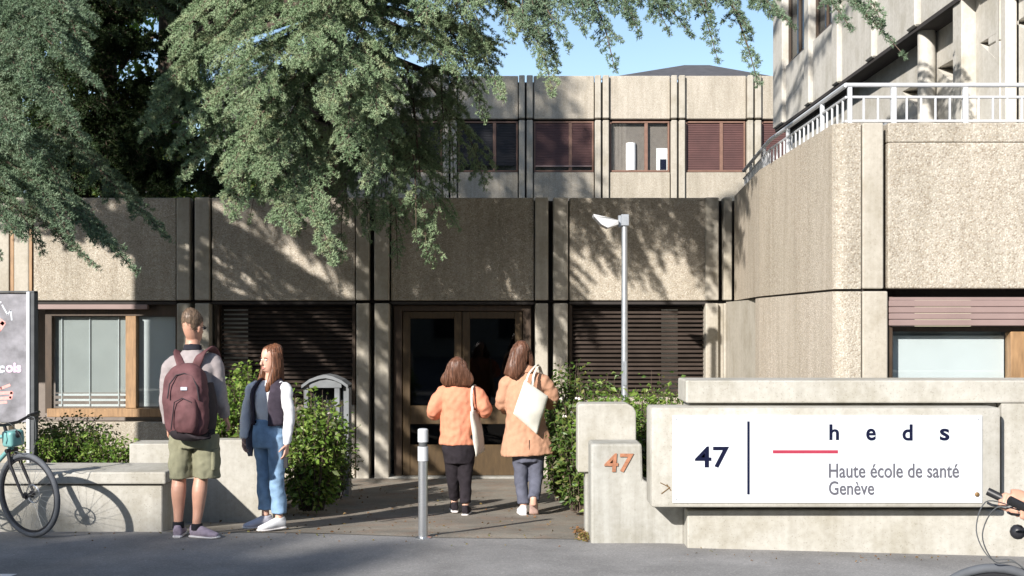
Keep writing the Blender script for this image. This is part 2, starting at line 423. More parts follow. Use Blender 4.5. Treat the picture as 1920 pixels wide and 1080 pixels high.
# parapet panels
panels = [(-270, -18), (62, 330), (397, 666), (733, 1001), (1068, 1336)]
for a, c in panels:
    b = MB(); b.box(fx(a), fx(c), YF, YF + 0.15, Z(563.5, YF), ZT - (0.004 if a > 0 else 0), 0.012, 2)
    b.build('parapet_panel', M_AGG, eb)
    b = MB(); b.box(fx(a), fx(c), YF + 0.02, YF + 0.15, Z(570.5, YF), Z(565.5, YF)); b.build('joint', M_JOINT, eb)
for c in pair_c:
    for s0, s1 in ((-31, -6), (3, 31)):
        x0, x1 = fx(c + s0), fx(c + s1)
        if c == 1353 and s0 > 0: x1 = fx(1372)
        b = MB(); b.box(x0, x1, YF - 0.035, YF + 0.15, Z(563, YF), ZT - 0.002, 0.015, 2); b.build('pilaster', M_RIB, eb)
        b = MB(); b.box(x0 + .004, x1 - .004, YF - 0.030, YF + 0.32, GB, Z(568.5, YF), 0.015, 2); b.build('pilaster', M_RIB, eb)
# a few joint strips of brown sealant in the left pair, which stands in the sun
for px in (24, 58):
    b = MB(); b.box(fx(px - 3), fx(px + 3), YF - 0.025, YF + .1, Z(566, YF), ZT - .02); b.build('sealant_strip', M_TIMBER, eb)
# --- window at left: timber frame with blinds
def rectbars(b, x0, x1, z0, z1, y0, y1, t):
    b.box(x0, x1, y0, y1, z0, z0 + t, .004); b.box(x0, x1, y0, y1, z1 - t, z1, .004)
    b.box(x0, x0 + t, y0, y1, z0 + t + .001, z1 - t - .001, .004); b.box(x1 - t, x1, y0, y1, z0 + t + .001, z1 - t - .001, .004)
b = MB(); b.box(fx(60), fx(331), YF + 0.05, YF + 0.3, GB, Z(792, YF), .01); b.build('wall', M_AGG2, eb)
w = MB(); x0, x1, z0, z1 = fx(78), fx(328), Z(790, YF), Z(572, YF)
w.box(x0, fx(90), YF + .12, YF + .2, z0 + .1, z1); w.box(fx(324), x1, YF + .12, YF + .2, z0 + .1, z1); w.box(fx(90), fx(324), YF + .12, YF + .2, Z(592, YF), z1)
win = w.build('window', M_TIMBERD, eb)
b = MB(); b.box(fx(84), fx(328), YF + .07, YF + .24, Z(783, YF), Z(767, YF), .006); b.build('sill', M_TIMBER, win)
b = MB(); b.box(fx(231), fx(251), YF + .09, YF + .2, Z(766.5, YF), Z(592.5, YF), .006); b.build('mullion', M_TIMBER, win)
b = MB(); b.box(fx(90.5), fx(230.5), YF + .15, YF + .158, Z(766, YF), Z(593, YF)); b.build('pane', M_GLASS, win)
b = MB(); b.box(fx(251.5), fx(323.5), YF + .15, YF + .158, Z(766, YF), Z(593, YF)); b.build('pane', M_GLASS, win)
b = MB(); b.box(fx(92), fx(230), YF + .22, YF + .225, Z(738, YF), Z(594, YF))
b.build('blind', M_BLINDG, win)
b = MB(); b.box(fx(252), fx(323), YF + .21, YF + .215, Z(764, YF), Z(594, YF)); b.build('blind', M_BLIND, win)
for pz in (742, 752, 762):
    b = MB(); b.box(fx(92), fx(230), YF + .215, YF + .235, Z(pz + 2, YF), Z(pz - 2, YF)); b.build('slat', M_BLIND, win)
for px in (105, 158, 213):
    b = MB(); b.tube([(fx(px), YF + .205, Z(764, YF)), (fx(px), YF + .205, Z(594, YF))], .008, 5); b.build('cord', M_BLIND, win)
b = MB(); b.box(fx(66), fx(276), YF + .0, YF + .1, Z(580, YF), Z(570.7, YF), .006); b.build('shutter', M_SHUT, win)
# --- slatted windows
def blind_window(pa, pb, pbot, lit):
    x0, x1 = fx(pa), fx(pb)
    f = MB(); f.box(x0, x0 + .04, YF + .1, YF + .2, Z(pbot, YF), Z(572, YF)); f.box(x1 - .04, x1, YF + .1, YF + .2, Z(pbot, YF), Z(572, YF))
    win = f.build('window', M_TIMBERD, eb)
    b = MB(); b.box(x0 + .041, x1 - .041, YF + .26, YF + .268, Z(pbot, YF), Z(572, YF)); b.build('pane', M_DARK, win)
    w = x1 - x0 - .1
    b = MB(); b.prism([(-w / 2, .0, .0), (-w / 2, .052, .034), (-w / 2, .055, .030), (-w / 2, .003, -.004)], (w, 0, 0))
    me = b.mesh('slat'); me.materials.append(M_SLAT)
    z = Z(575, YF) - .03; first = None
    while z > Z(pbot, YF):
        o = bpy.data.objects.new('slat', me); COL.objects.link(o); o.parent = win
        wl = worldloc(win); o.location = Vector(((x0 + x1) / 2, YF + .14, z)) - wl
        o.rotation_euler = (R(random.uniform(-6, 6)), 0, R(random.uniform(-.25, .25)))
        z -= .0585
    for px in lit:  # pale strips behind the slats stand in for window reflections
        b = MB(); b.box(fx(px[0]), fx(px[1]), YF + .225, YF + .23, Z(pbot, YF), Z(575, YF)); b.build('reflection_strip', M_BLIND, win)
    b = MB(); b.box(x0, x1, YF + .08, YF + .34, GB, Z(pbot, YF) - .002, .01); b.build('wall', M_AGG2, eb)
    return win
blind_window(402, 664, 760, [(412, 458)])
blind_window(1068, 1334, 745, [(1244, 1275)])
# --- double door
dr = MB(); x0, x1 = fx(737), fx(996); zb = -0.36
dr.box(x0, fx(752), YF + .12, YF + .26, zb, Z(572, YF), .006); dr.box(fx(981), x1, YF + .12, YF + .26, zb, Z(572, YF), .006)
dr.box(fx(752), fx(981), YF + .12, YF + .26, Z(583, YF), Z(572, YF), .006)
door_frame = dr.build('door_frame', M_TIMBERD, eb)
for (a, c) in ((753, 865), (866, 980)):
    xa, xc = fx(a) + .002, fx(c) - .002
    d = MB(); st = .1
    d.box(xa, xa + st, YF + .14, YF + .2, zb + .01, Z(584, YF), .006); d.box(xc - st, xc, YF + .14, YF + .2, zb + .01, Z(584, YF), .006)
    d.box(xa + st, xc - st, YF + .142, YF + .198, Z(797, YF), Z(762, YF), .006)
    d.box(xa + st, xc - st, YF + .142, YF + .198, Z(597, YF), Z(584, YF), .006)
    leaf = d.build('door', M_GOLD, eb)
    k = MB(); k.box(xa + st, xc - st, YF + .142, YF + .19, zb + .01, Z(836, YF), .006); k.build('kick_panel', M_GOLD, leaf)
    g = MB(); g.box(xa + st, xc - st, YF + .166, YF + .172, Z(761.5, YF), Z(597.5, YF)); g.build('pane', M_GLASSD, leaf)
    g = MB(); g.box(xa + st, xc - st, YF + .166, YF + .172, Z(835.5, YF), Z(797.5, YF)); g.build('pane', M_GLASSD, leaf)
    h = MB(); hx = xc - .05 if a < 800 else xa + .05
    h.tube([(hx, YF + .14, .62), (hx, YF + .08, .62), (hx, YF + .08, .98), (hx, YF + .14, .98)], .012, 8); h.build('handle', M_STEEL, leaf, True)
b = MB(); b.box(fx(728), fx(1000), YF - .05, YF + .35, GB, -.352, .008); b.build('threshold', M_POST, eb)
# narrow piece right of the last pilaster pair
b = MB(); b.box(fx(1336), fx(1385), YF + .05, YF + .3, GB, Z(569, YF)); b.build('wall', M_RIB, eb)

# things seen on the lobby wall through the door and things in the rear window are built with their buildings' interiors
# ------------------------------------------------------------------ rear two-storey building
YR = 36.0
def rx(px): return X(px, YR)
rb = thing('rear_building', 'two-storey concrete building with ribbed window bays rising behind the entrance block', 'building', (3, YR + 4, 0))
ZRT = Z(142, YR)
b = MB(); b.box(rx(380), rx(1720), YR + .25, YR + 9, -.5, ZRT - .15); 
for v in b.bm.verts: pass
b.build('wall', M_JOINT, rb)
ribs = [986 + 142.5 * k for k in range(-4, 5)]
for i, c in enumerate(ribs):
    for s0, s1 in ((-13, -2), (1.5, 13)):
        b = MB(); b.box(rx(c + s0), rx(c + s1), YR - .12, YR + .2, Z(222.5, YR), ZRT - .003, .02); b.build('pilaster', M_RIB, rb)
        b = MB(); b.box(rx(c + s0), rx(c + s1), YR - .10, YR + .2, -.4, Z(226, YR), .02); b.build('pilaster', M_RIB, rb)
    if i == len(ribs) - 1: break
    xa, xc = rx(c + 14.5), rx(c + 128)
    b = MB(); b.box(xa, xc, YR, YR + .2, Z(223, YR), ZRT, .02); b.build('parapet_panel', M_AGG2, rb)
    b = MB(); b.box(xa, xc, YR, YR + .2, Z(450, YR), Z(323, YR), .02); b.build('spandrel_panel', M_AGG2, rb)
    f = MB(); z0, z1 = Z(321.5, YR), Z(226.5, YR)
    rectbars(f, xa + .01, xc - .01, z0, z1, YR + .08, YR + .2, .05)
    win = f.build('window', M_FRAMER, rb)
    style = {4: 'half', 5: 'open', 6: 'shut', 7: 'shut'}.get(i, 'dark')
    mx = xa + (xc - xa) * (0.61 if style != 'shut' else .6)
    m = MB(); m.box(mx - .05, mx + .05, YR + .09, YR + .19, z0 + .05, z1 - .05, .005); m.build('mullion', M_FRAMER, win)
    if style in ('shut', 'half', 'dark'):
        bot = z0 + .06 if style == 'shut' else z0 + .2
        n = 26; s = MB()
        hh = (z1 - .06 - bot) / n
        w_ = xc - xa - .12
        s.prism([(-w_ / 2, .0, 0), (-w_ / 2, .02, hh * .96), (-w_ / 2, .035, hh * .96), (-w_ / 2, .03, 0)], (w_, 0, 0))
        me = s.mesh('slat'); me.materials.append(M_SHUTD if style != 'dark' else M_DARK)
        for k in range(n):
            o = bpy.data.objects.new('slat', me); COL.objects.link(o); o.parent = win
            o.location = Vector(((xa + xc) / 2, YR + (.095 if style == 'half' else .11), bot + k * hh)) - worldloc(win)
        if style == 'half':
            q = MB(); q.box(xa + .06, xc - .06, YR + .06, YR + .1, bot - .05, bot - .005); q.build('rail', M_SHUT, win)
    g = MB(); g.box(xa + .06, xc - .06, YR + .15, YR + .16, z0 + .05, z1 - .05); g.build('pane', M_GLASS, win)
    r_ = MB(); r_.box(xa + .05, xc - .05, YR + .24, YR + .245, z0, z1); r_.build('room_wall', M_ROOM if style == 'open' else M_DARK, win)
b = MB(); b.box(rx(990), rx(1138), YR + .18, YR + .235, Z(228, YR), Z(226, YR))
b.build('lintel', M_SHUTD, rb)
# low slate roof with two hips behind the parapet
ry = YR + 4.5
def RP(px, py, y=ry): return Vector((X(px, y), y, Z(py, y)))
b = MB()
r1, r2 = RP(1283, 122, ry), RP(1330, 122, ry)
e = [RP(1110, 150, ry - 3), RP(1490, 150, ry - 3), RP(1490, 150, ry + 6), RP(1110, 150, ry + 6)]
b.poly((e[0], e[1], r2, r1)); b.poly((e[1], e[2], r2)); b.poly((e[2], e[3], r1, r2)); b.poly((e[3], e[0], r1)); b.poly(e[::-1])
b.build('roof', M_SLATE, rb)
# objects on the sill of the open window
b = MB(); b.lathe((rx(1184), YR + .2, Z(318, YR)), [(.15, 0), (.155, .4), (.15, .84), (.05, .86)], 16)
set_props(b.build('paper_roll', M_WHITE), 'tall white paper roll standing inside the open rear window', 'roll')
pf = thing('picture_frame', 'small framed picture with dark blue figure leaning inside the rear window', 'picture', (rx(1243), YR + .21, Z(318, YR)))
b = MB(); b.box(rx(1232), rx(1254), YR + .2, YR + .215, Z(318, YR), Z(276, YR), .004); b.build('board', M_WHITE, pf)
b = MB(); b.box(rx(1239), rx(1251), YR + .19, YR + .199, Z(317, YR), Z(297, YR), .002); b.build('print', M_NAVY, pf)

# ------------------------------------------------------------------ terrace building at right
YW = 9.8
def wx(px): return X(px, YW)
tb = thing('terrace_building', 'pebbled concrete building with terrace, white railing and roller shutter behind the sign wall', 'building', (3.4, YW + .6, 0))
ZP = Z(230, YW); ZJ1, ZJ2 = Z(546, YW), Z(541.5, YW)
cx0 = wx(1566)                                      # corner
back = [(cx0 + .02, 12.9), (2.96, 15.62)]
# side wall (faces left), upper and lower, as prisms in plan with a rounded corner
def arc(cx, cy, r, a0, a1, n=5): return [(cx + r * math.cos(R(a0 + (a1 - a0) * k / n)), cy + r * math.sin(R(a0 + (a1 - a0) * k / n))) for k in range(n + 1)]
rc = .10
plan_up = arc(cx0 + rc, YW + rc, rc, 180, 270) 
plan_up = [(back[1][0], back[1][1]), back[0]] + plan_up + [(wx(1614), YW), (wx(1614), YW + .2), (cx0 + .25, YW + .3), (cx0 + .28, 12.85), (back[1][0] + .25, back[1][1])]
def wallprism(plan, z0, z1): 
    m = MB(); m.prism([(x, y, z0) for x, y in plan], (0, 0, z1 - z0), 0); return m
def split(plan):
    # side wall and short front return with the rounded corner
    side_ = [plan[0], plan[1], plan[2], plan[3], (cx0 + .2, plan[3][1] + .05), (cx0 + .26, 12.85), plan[-1]]
    front_ = [plan[3]] + plan[4:10] + [(cx0 + .199, plan[3][1] + .049)]
    return side_, front_
s_, f_ = split(plan_up)
wallprism(s_, ZJ2, ZP).build('parapet_panel', M_AGGS, tb); wallprism(f_, ZJ2, ZP - .002).build('parapet_panel', M_AGG, tb)
plan_lo = [(x, y) for x, y in plan_up]
plan_lo[0] = (back[0][0] + .05, 13.35); plan_lo[-1] = (back[0][0] + .3, 13.35)
s_, f_ = split(plan_lo)
wallprism(s_, -.3, ZJ1).build('wall_panel', M_AGGS, tb); wallprism(f_, -.3, ZJ1 - .002).build('wall_panel', M_AGG2, tb)
b = MB(); b.box(back[0][0] + .13, 3.3, 13.36, 15.62, -.6, ZJ1); b.build('wall_panel', M_RIB, tb)
pj = [(x + (.03 if x < 3 else 0), y + .03) for x, y in plan_up]
wallprism(pj, ZJ1, ZJ2).build('joint', M_JOINT, tb)
# ribs next to the corner
b = MB(); b.box(wx(1617), wx(1656), YW - .012, YW + .2, ZJ2, ZP - .003, .012, 2); b.build('pilaster', M_RIB, tb)
b = MB(); b.box(wx(1617), wx(1664), YW - .010, YW + .2, -.3, ZJ1, .012, 2); b.build('pilaster', M_RIB, tb)
b = MB(); b.box(wx(1600), wx(2330), YW + .21, YW + .3, Z(556, YW), ZP - .06); b.build('wall', M_JOINT, tb)
# front parapet panel + coping band
b = MB(); b.box(wx(1665), wx(2330), YW, YW + .2, Z(541, YW), Z(267, YW), .012, 2); b.build('parapet_panel', M_AGG, tb)
b = MB(); b.box(wx(1665), wx(2330), YW + .002, YW + .2, Z(266.3, YW), ZP, .010, 2); b.build('coping_panel', M_AGG, tb)
# window with roller shutter
wi = MB(); wi.box(wx(1667), wx(1677), YW + .05, YW + .3, .4, Z(556, YW)); wi.box(wx(2230), wx(2240), YW + .05, YW + .3, .4, Z(556, YW)); wi.box(wx(1677), wx(2230), YW + .12, YW + .2, Z(622, YW), Z(612, YW))
win = wi.build('window', M_TIMBERD, tb)
for k, (za, zc) in enumerate(((563, 575), (575.6, 587), (587.6, 599), (599.6, 611))):
    b = MB(); b.box(wx(1669), wx(2235), YW + .03 - .004 * k, YW + .12, Z(zc, YW), Z(za, YW), .006); b.build('shutter_slat', M_SHUT, win)
b = MB(); b.box(wx(1670), wx(2235), YW + .035, YW + .11, Z(562.5, YW), Z(557, YW)); b.build('shutter_rail', M_SHUT, win)
b = MB(); b.box(wx(1678), wx(1904), YW + .16, YW + .166, .45, Z(622, YW)); b.build('pane', M_GLASS, win)
b = MB(); b.box(wx(1690), wx(1903), YW + .22, YW + .225, .45, Z(630, YW)); b.build('blind', M_BLIND, win)
b = MB(); b.box(wx(1677), wx(1903), YW + .26, YW + .265, .45, Z(615, YW)); b.build('room_wall', M_BLINDG, win)
b = MB(); b.box(wx(1905), wx(1950), YW + .1, YW + .22, .45, Z(622, YW), .006); b.build('mullion', M_TIMBER, win)
b = MB(); b.box(wx(1951), wx(2230), YW + .16, YW + .166, .45, Z(622, YW)); b.build('pane', M_GLASS, win)
b = MB(); b.box(wx(1951), wx(2230), YW + .22, YW + .225, .45, Z(622, YW)); b.build('blind', M_BLIND, win)
b = MB(); b.box(wx(1665), wx(2330), YW + .02, YW + .25, -.5, .39, .01); b.build('wall_panel', M_AGG2, tb)
# terrace slab and far side wall
b = MB(); b.prism([(cx0 + .3, YW + .32, ZP - .35), (wx(2330), YW + .32, ZP - .35), (wx(2330), 15.6, ZP - .35), (3.25, 15.6, ZP - .35), (cx0 + .32, 12.9, ZP - .35)], (0, 0, .12)); b.build('terrace_slab', M_POST, tb)
b = MB(); b.box(wx(2330), wx(2330) + .2, YW, 15.6, -.5, ZP); b.build('wall_panel', M_AGG2, tb)
# railing: front run and side run
rl_z = Z(155, YW) 
rail = MB(); yR = YW + .10
A = Vector((wx(1588), yR, rl_z)); Bp = Vector((wx(2320), yR, rl_z))
C1 = Vector((back[0][0] + .12, 12.9, rl_z)); C2 = Vector((back[1][0] + .12, 15.6, rl_z))
A2 = Vector((cx0 + .12, yR, rl_z))
rail.tube([Bp, A2], .019, 8)
rail.tube([A2, C1, C2], .021, 8)
railing = rail.build('railing', M_ALU, tb, True)
def rpost(p, h0, h1, r, name='post'):
    m = MB(); m.box(p[0] - r, p[0] + r, p[1] - r, p[1] + r, h0, h1, .003); m.build(name, M_ALU, railing)
zlo, zmid = ZP + .03, Z(178, YW)
for px in (1600, 1683, 1819, 1955, 2091, 2227): rpost((wx(px), yR + .005), ZP - .02, rl_z - .02, .021 if px != 1600 else .018)
m = MB(); m.tube([(wx(1600), yR, zmid), (wx(2320), yR, zmid)], .012, 6); m.build('rail', M_ALU, railing)
m = MB(); m.tube([(wx(1600), yR, zlo), (wx(2320), yR, zlo)], .012, 6); m.build('rail', M_ALU, railing)
k = 0
for px in np.arange(1626, 2310, 27.2):
    if min(abs(px - q) for q in (1683, 1819, 1955, 2091, 2227)) < 9: continue
    rpost((wx(px), yR), zlo, zmid, .0085, 'baluster')
side = [A2, C1, C2]
def sidept(t):
    L1 = (C1 - A2).length; L2 = (C2 - C1).length; d = t * (L1 + L2)
    return A2.lerp(C1, d / L1) if d <= L1 else C1.lerp(C2, (d - L1) / L2)
m = MB(); m.tube([Vector((p.x, p.y, zmid)) for p in side], .012, 6); m.build('rail', M_ALU, railing)
m = MB(); m.tube([Vector((p.x, p.y, zlo)) for p in side], .012, 6); m.build('rail', M_ALU, railing)
for i in range(33):
    p = sidept((i + .6) / 33.5)
    if i % 8 == 4: rpost((p.x, p.y), ZP - .02, rl_z - .02, .018)
    else: rpost((p.x, p.y), zlo, zmid, .0085, 'baluster')

# ------------------------------------------------------------------ tower block with overhang, upper right
tw = thing('tower_block', 'pale concrete tower block with overhanging upper storey above the terrace at upper right', 'building', (7, 17, 0))
XO = 4.95; ZO = CAM_Z + .722 * XO
y_far, y_near = 22.0, 12.95
b = MB(); b.box(XO + .2, 11, 9.0, y_far - .1, ZO + .004, 14); b.build('upper_wall', M_TOWER, tb if False else tw)
# left-facing upper facade: vertical panels and window strips
yy = y_far; i = 0
strips = [(22.0, 21.25, 'rib'), (21.22, 19.7, 'win'), (19.67, 19.35, 'rib'), (19.32, 18.0, 'win'), (17.97, 17.65, 'rib'), (17.62, 16.3, 'panel'), (16.27, 15.95, 'rib'), (15.92, 14.6, 'win'), (14.57, 14.25, 'rib'), (14.22, 12.95, 'panel'), (12.92, 12.6, 'rib'), (12.57, 11.2, 'win'), (11.17, 10.85, 'rib'), (10.82, 9.0, 'panel')]
for ya, yb, kd in strips:
    if kd == 'rib':
        b = MB(); b.box(XO - .06, XO + .19, yb, ya, ZO, 12.5, .02); b.build('pilaster', M_TOWER, tw)
    elif kd == 'panel':
        b = MB(); b.box(XO, XO + .19, yb, ya, ZO, 12.5, .015); b.build('wall_panel', M_TOWER, tw)
    else:
        zs = 6.35
        b = MB(); b.box(XO, XO + .19, yb, ya, ZO, zs, .015); b.build('spandrel_panel', M_TOWER, tw)
        b = MB(); b.box(XO, XO + .19, yb, ya, 8.3, 12.5, .015); b.build('wall_panel', M_TOWER, tw)
        f = MB(); f.box(XO + .05, XO + .12, yb, yb + .06, zs, 8.3); f.box(XO + .05, XO + .12, ya - .06, ya, zs, 8.3); f.box(XO + .05, XO + .12, yb + .06, ya - .06, zs, zs + .06)
        ym = (ya + yb) / 2; f.box(XO + .05, XO + .12, ym - .03, ym + .03, zs + .06, 8.3)
        win = f.build('window', M_TIMBERD, tw)
        g = MB(); g.box(XO + .08, XO + .09, yb + .06, ya - .06, zs + .06, 8.3); g.build('pane', M_GLASSD, win)
        g = MB(); g.box(XO + .185, XO + .195, yb, ya, zs, 8.3); g.build('room_wall', M_DARK, win)
# soffit edge
b = MB(); b.box(XO - .02, XO + .5, y_near, y_far, ZO - .05, ZO - .002); b.build('soffit_edge', M_JOINT, tw)
# recessed lower storey
XI = 5.2
def niche_wall(name, x, ya, yb, z0, z1, tri, depth=.5):
    """left-facing wall with one triangular niche; tri in (y, z)"""
    bm = bmesh.new()
    O = [bm.verts.new((x, y, z)) for y, z in ((yb, z0), (yb, z1), (ya, z1), (ya, z0))]
    A, B_, C_ = [bm.verts.new((x, y, z)) for y, z in tri]; iv = [A, B_, C_]
    for q in ((O[2], O[3], A), (O[2], A, B_, O[1]), (O[1], B_, C_, O[0]), (O[0], C_, A, O[3])): bm.faces.new(q)
    iv2 = [bm.verts.new((x + depth, y, z)) for y, z in tri]
    me = bpy.data.meshes.new(name)
    for i in range(3): bm.faces.new((iv[i], iv[(i + 1) % 3], iv2[(i + 1) % 3], iv2[i]))
    bm.faces.new(iv2)
    bmesh.ops.recalc_face_normals(bm, faces=bm.faces)
    bm.to_mesh(me); bm.free(); return me
def LY(px, x): return x * F / (px - 960.0)
def LZ(py, px, x): return Z(py, LY(px, x))
def tri_px(x, pts): return [(LY(px, x), LZ(py, px, x)) for px, py in pts]
zf = ZP - .25
me = niche_wall('recessed_wall', XI, 22, 14.9, zf, ZO - .05, tri_px(XI, [(1692, 172), (1729, 150), (1729, 212)]))
link_mesh('recessed_wall', me, M_TOWER, tw)
me = niche_wall('recessed_wall', XI - .002, 14.9, 13.22, zf, ZO - .05, tri_px(XI - .002, [(1757, 128), (1803.5, 102), (1803.5, 171)]))
link_mesh('recessed_wall', me, M_TOWER, tw)
b = MB(); b.box(XI + .55, 10, 12.35, 21.9, zf - .2, ZO - .06); b.build('wall', M_ROOM, tw)
b = MB(); b.lathe((XI - .13, 14.35, zf), [(.105, 0), (.105, ZO - .05 - zf)], 18); b.build('column', M_TOWER, tw, True)
# terrace door under the overhang
f = MB(); f.box(XI - .03, XI - .005, 16.0, 16.08, zf, zf + 1.35); f.box(XI - .03, XI - .005, 18.4, 18.48, zf, zf + 1.35); f.box(XI - .03, XI - .005, 16.08, 18.4, zf + 1.27, zf + 1.35)
td = f.build('window', M_ALU, tw)
g = MB(); g.box(XI - .02, XI - .012, 16.08, 18.4, zf, zf + 1.27); g.build('pane', M_GLASSD, td)
# stepped pale bays right of the overhang
XA = 5.11
b = MB(); b.box(4.955, XA + .02, 12.93, 13.2, zf, 12, .015); b.build('pilaster', M_TOWER, tw)
for k, (pts) in enumerate(([(1837, 81), (1867, 62.5), (1867, 110)],)):
    me = niche_wall('bay_wall', XA, 12.93, 12.32, zf, 12, tri_px(XA, pts)); link_mesh('bay_wall', me, M_TOWER, tw)
b = MB(); b.box(XA + .002, 9, 12.33, 12.6, zf, Z(75, 12.3), .01); b.build('bay_wall', M_TOWER, tw)
b = MB(); b.box(XA + .002, 9, 12.34, 12.6, Z(73.5, 12.3), 12, .01); b.build('bay_wall', M_TOWER, tw)
b = MB(); b.box(X(1882, 12.25), X(1904, 12.25), 12.2, 12.329, zf, 12, .012); b.build('pilaster', M_TOWER, tw)
XB = X(1904, 12.2) + .03
me = niche_wall('bay_wall', XB, 12.19, 11.2, zf, 12, tri_px(XB, [(1903, 43), (1945, 12), (1945, 70)])); link_mesh('bay_wall', me, M_TOWER, tw)
b = MB(); b.box(XB + .6, 9, 11.2, 12.1, zf, 12); b.build('wall', M_ROOM, tw)
# ------------------------------------------------------------------ text helper
def text_mesh(txt, box, y, depth=.003, bold=0.0, shear=0.0, keep=False):
    """flat lettering in a frontal plane, fitted to box=(x0,x1,z0,z1)"""
    cu = bpy.data.curves.new('lettering', 'FONT'); cu.body = txt; cu.offset = bold; cu.extrude = .05; cu.shear = shear
    cu.resolution_u = 6
    o = bpy.data.objects.new('lettering', cu); COL.objects.link(o)
    bpy.context.view_layer.update()
    me = bpy.data.meshes.new_from_object(o.evaluated_get(bpy.context.evaluated_depsgraph_get()))
    bpy.data.objects.remove(o); bpy.data.curves.remove(cu)
    n = len(me.vertices); co = np.empty(n * 3); me.vertices.foreach_get('co', co); co = co.reshape(-1, 3)
    mn, mx = co.min(0), co.max(0); x0, x1, z0, z1 = box
    out = np.empty_like(co)
    out[:, 0] = x0 + (co[:, 0] - mn[0]) / (mx[0] - mn[0]) * (x1 - x0)
    out[:, 2] = z0 + (co[:, 1] - mn[1]) / (mx[1] - mn[1]) * (z1 - z0)
    out[:, 1] = y - (co[:, 2] - mn[2]) / max(1e-6, mx[2] - mn[2]) * depth
    me.vertices.foreach_set('co', out.ravel()); me.materials.clear(); me.update()
    return me
def ptext(name, txt, pb, y, mat, parent, depth=.003, bold=0.0, shear=0.0):
    me = text_mesh(txt, (X(pb[0], y), X(pb[1], y), Z(pb[3], y), Z(pb[2], y)), y, depth, bold, shear)
    return link_mesh(name, me, mat, parent)

def pletters(txt, pb, y, mat, parent, depth=.003, bold=0.0):
    """a line of print, each letter (with its accent) a part of its own"""
    me = text_mesh(txt, (X(pb[0], y), X(pb[1], y), Z(pb[3], y), Z(pb[2], y)), y, depth, bold)
    n = len(me.vertices); par = list(range(n))
    def find(a):
        while par[a] != a: par[a] = par[par[a]]; a = par[a]
        return a
    for e in me.edges: par[find(e.vertices[0])] = find(e.vertices[1])
    isl = {}
    for v in me.vertices: isl.setdefault(find(v.index), []).append(v.index)
    rng = sorted((min(me.vertices[i].co.x for i in L), max(me.vertices[i].co.x for i in L), k) for k, L in isl.items())
    groups = []
    for a, b_, k in rng:
        if groups and a < groups[-1][1] - .004: groups[-1][1] = max(groups[-1][1], b_); groups[-1][2].add(k)
        else: groups.append([a, b_, {k}])
    for a, b_, ks in groups:
        fs = [p for p in me.polygons if find(p.vertices[0]) in ks]; ids = sorted({i for p in fs for i in p.vertices}); mp = {i: j for j, i in enumerate(ids)}
        m2 = bpy.data.meshes.new('letter'); m2.from_pydata([tuple(me.vertices[i].co) for i in ids], [], [[mp[i] for i in p.vertices] for p in fs]); m2.update()
        link_mesh('letter', m2, mat, parent)

# ------------------------------------------------------------------ long concrete wall with sign block
YS = 9.0
def sx(px, y=YS): return X(px, y)
wl = thing('boundary_wall', 'long pale concrete boundary wall with cantilevered sign block by the pavement', 'wall', (2.9, YS + .2, 0))
b = MB(); b.box(sx(1290), 5.6, YS + .03, YS + .42, -.35, Z(958, YS), .010, 2); b.build('base', M_WALL, wl)
b = MB(); b.box(sx(1296), sx(1878), YS + .10, YS + .40, Z(956.5, YS), Z(758, YS)); b.build('core', M_WALL, wl)
b = MB(); b.box(sx(1881), 5.6, YS + .032, YS + .42, Z(957.4, YS), Z(757, YS)); b.build('end_block', M_WALL, wl)
b = MB(); b.box(sx(1287), 5.6, YS + .02, YS + .46, Z(756.2, YS), Z(713.5, YS), .012, 2); b.build('coping', M_WALL, wl)
YB = 8.86
b = MB(); b.box(X(1221, YB), X(1877, YB), YB, YB + .32, Z(952, YB), Z(764, YB), .022, 2); b.build('sign_block', M_WALL, wl, True)
# chisel-like scar on the sign block
b = MB(); 
for p, q in (((1238, 905), (1256, 914)), ((1256, 914), (1240, 926)), ((1250, 908), (1258, 920))):
    b.tube([P(*p, YB - .001), P(*q, YB - .001)], .004, 5)
b.build('scar', M_RUST, wl)
# sign
YP = YB - .012
sg = thing('sign_board', 'white school sign with navy 47 and heds lettering on the concrete block', 'sign', (X(1551, YP), YP, Z(860, YP)))
b = MB(); b.box(X(1261, YP), X(1842, YP), YP, YP + .010, Z(943, YP), Z(778.5, YP), .002); b.build('panel', M_SIGN, sg)
ptext('numerals', '47', (1303, 1367, 837, 877), YP, M_NAVY, sg, bold=.014)
b = MB(); b.box(X(1401, YP), X(1405.5, YP), YP - .003, YP, Z(927, YP), Z(790, YP)); b.build('rule', M_NAVY, sg)
b = MB(); b.box(X(1449, YP), X(1571, YP), YP - .003, YP, Z(850, YP), Z(844, YP)); b.build('rule', M_REDP, sg)
for ch, pb in (('h', (1555, 1573, 795.5, 825)), ('e', (1624, 1642, 803.5, 826)), ('d', (1692, 1711, 795.5, 826)), ('s', (1762, 1780, 803.5, 826))):
    ptext('letter', ch, pb, YP, M_NAVY, sg, bold=.022)
pletters('Haute école de santé', (1554, 1798, 869, 896), YP, M_GREYP, sg, bold=.014)
pletters('Genève', (1554, 1639, 902, 928), YP, M_GREYP, sg, bold=.014)
b = MB(); b.lathe((0, 0, 0), [(.018, 0), (.018, .006), (.009, .012)], 14)
for v in b.bm.verts: v.co = Vector((v.co.x, -v.co.z, v.co.y)) + Vector((X(1832, YP), YP, Z(927, YP)))
b.build('bolt', M_RUST, sg, True)
for px, py in ((1268, 786), (1835, 786), (1268, 936)):
    b = MB(); b.sphere((X(px, YP), YP - .001, Z(py, YP)), .006, (1, .5, 1), 8); b.build('screw', M_STEEL, sg)

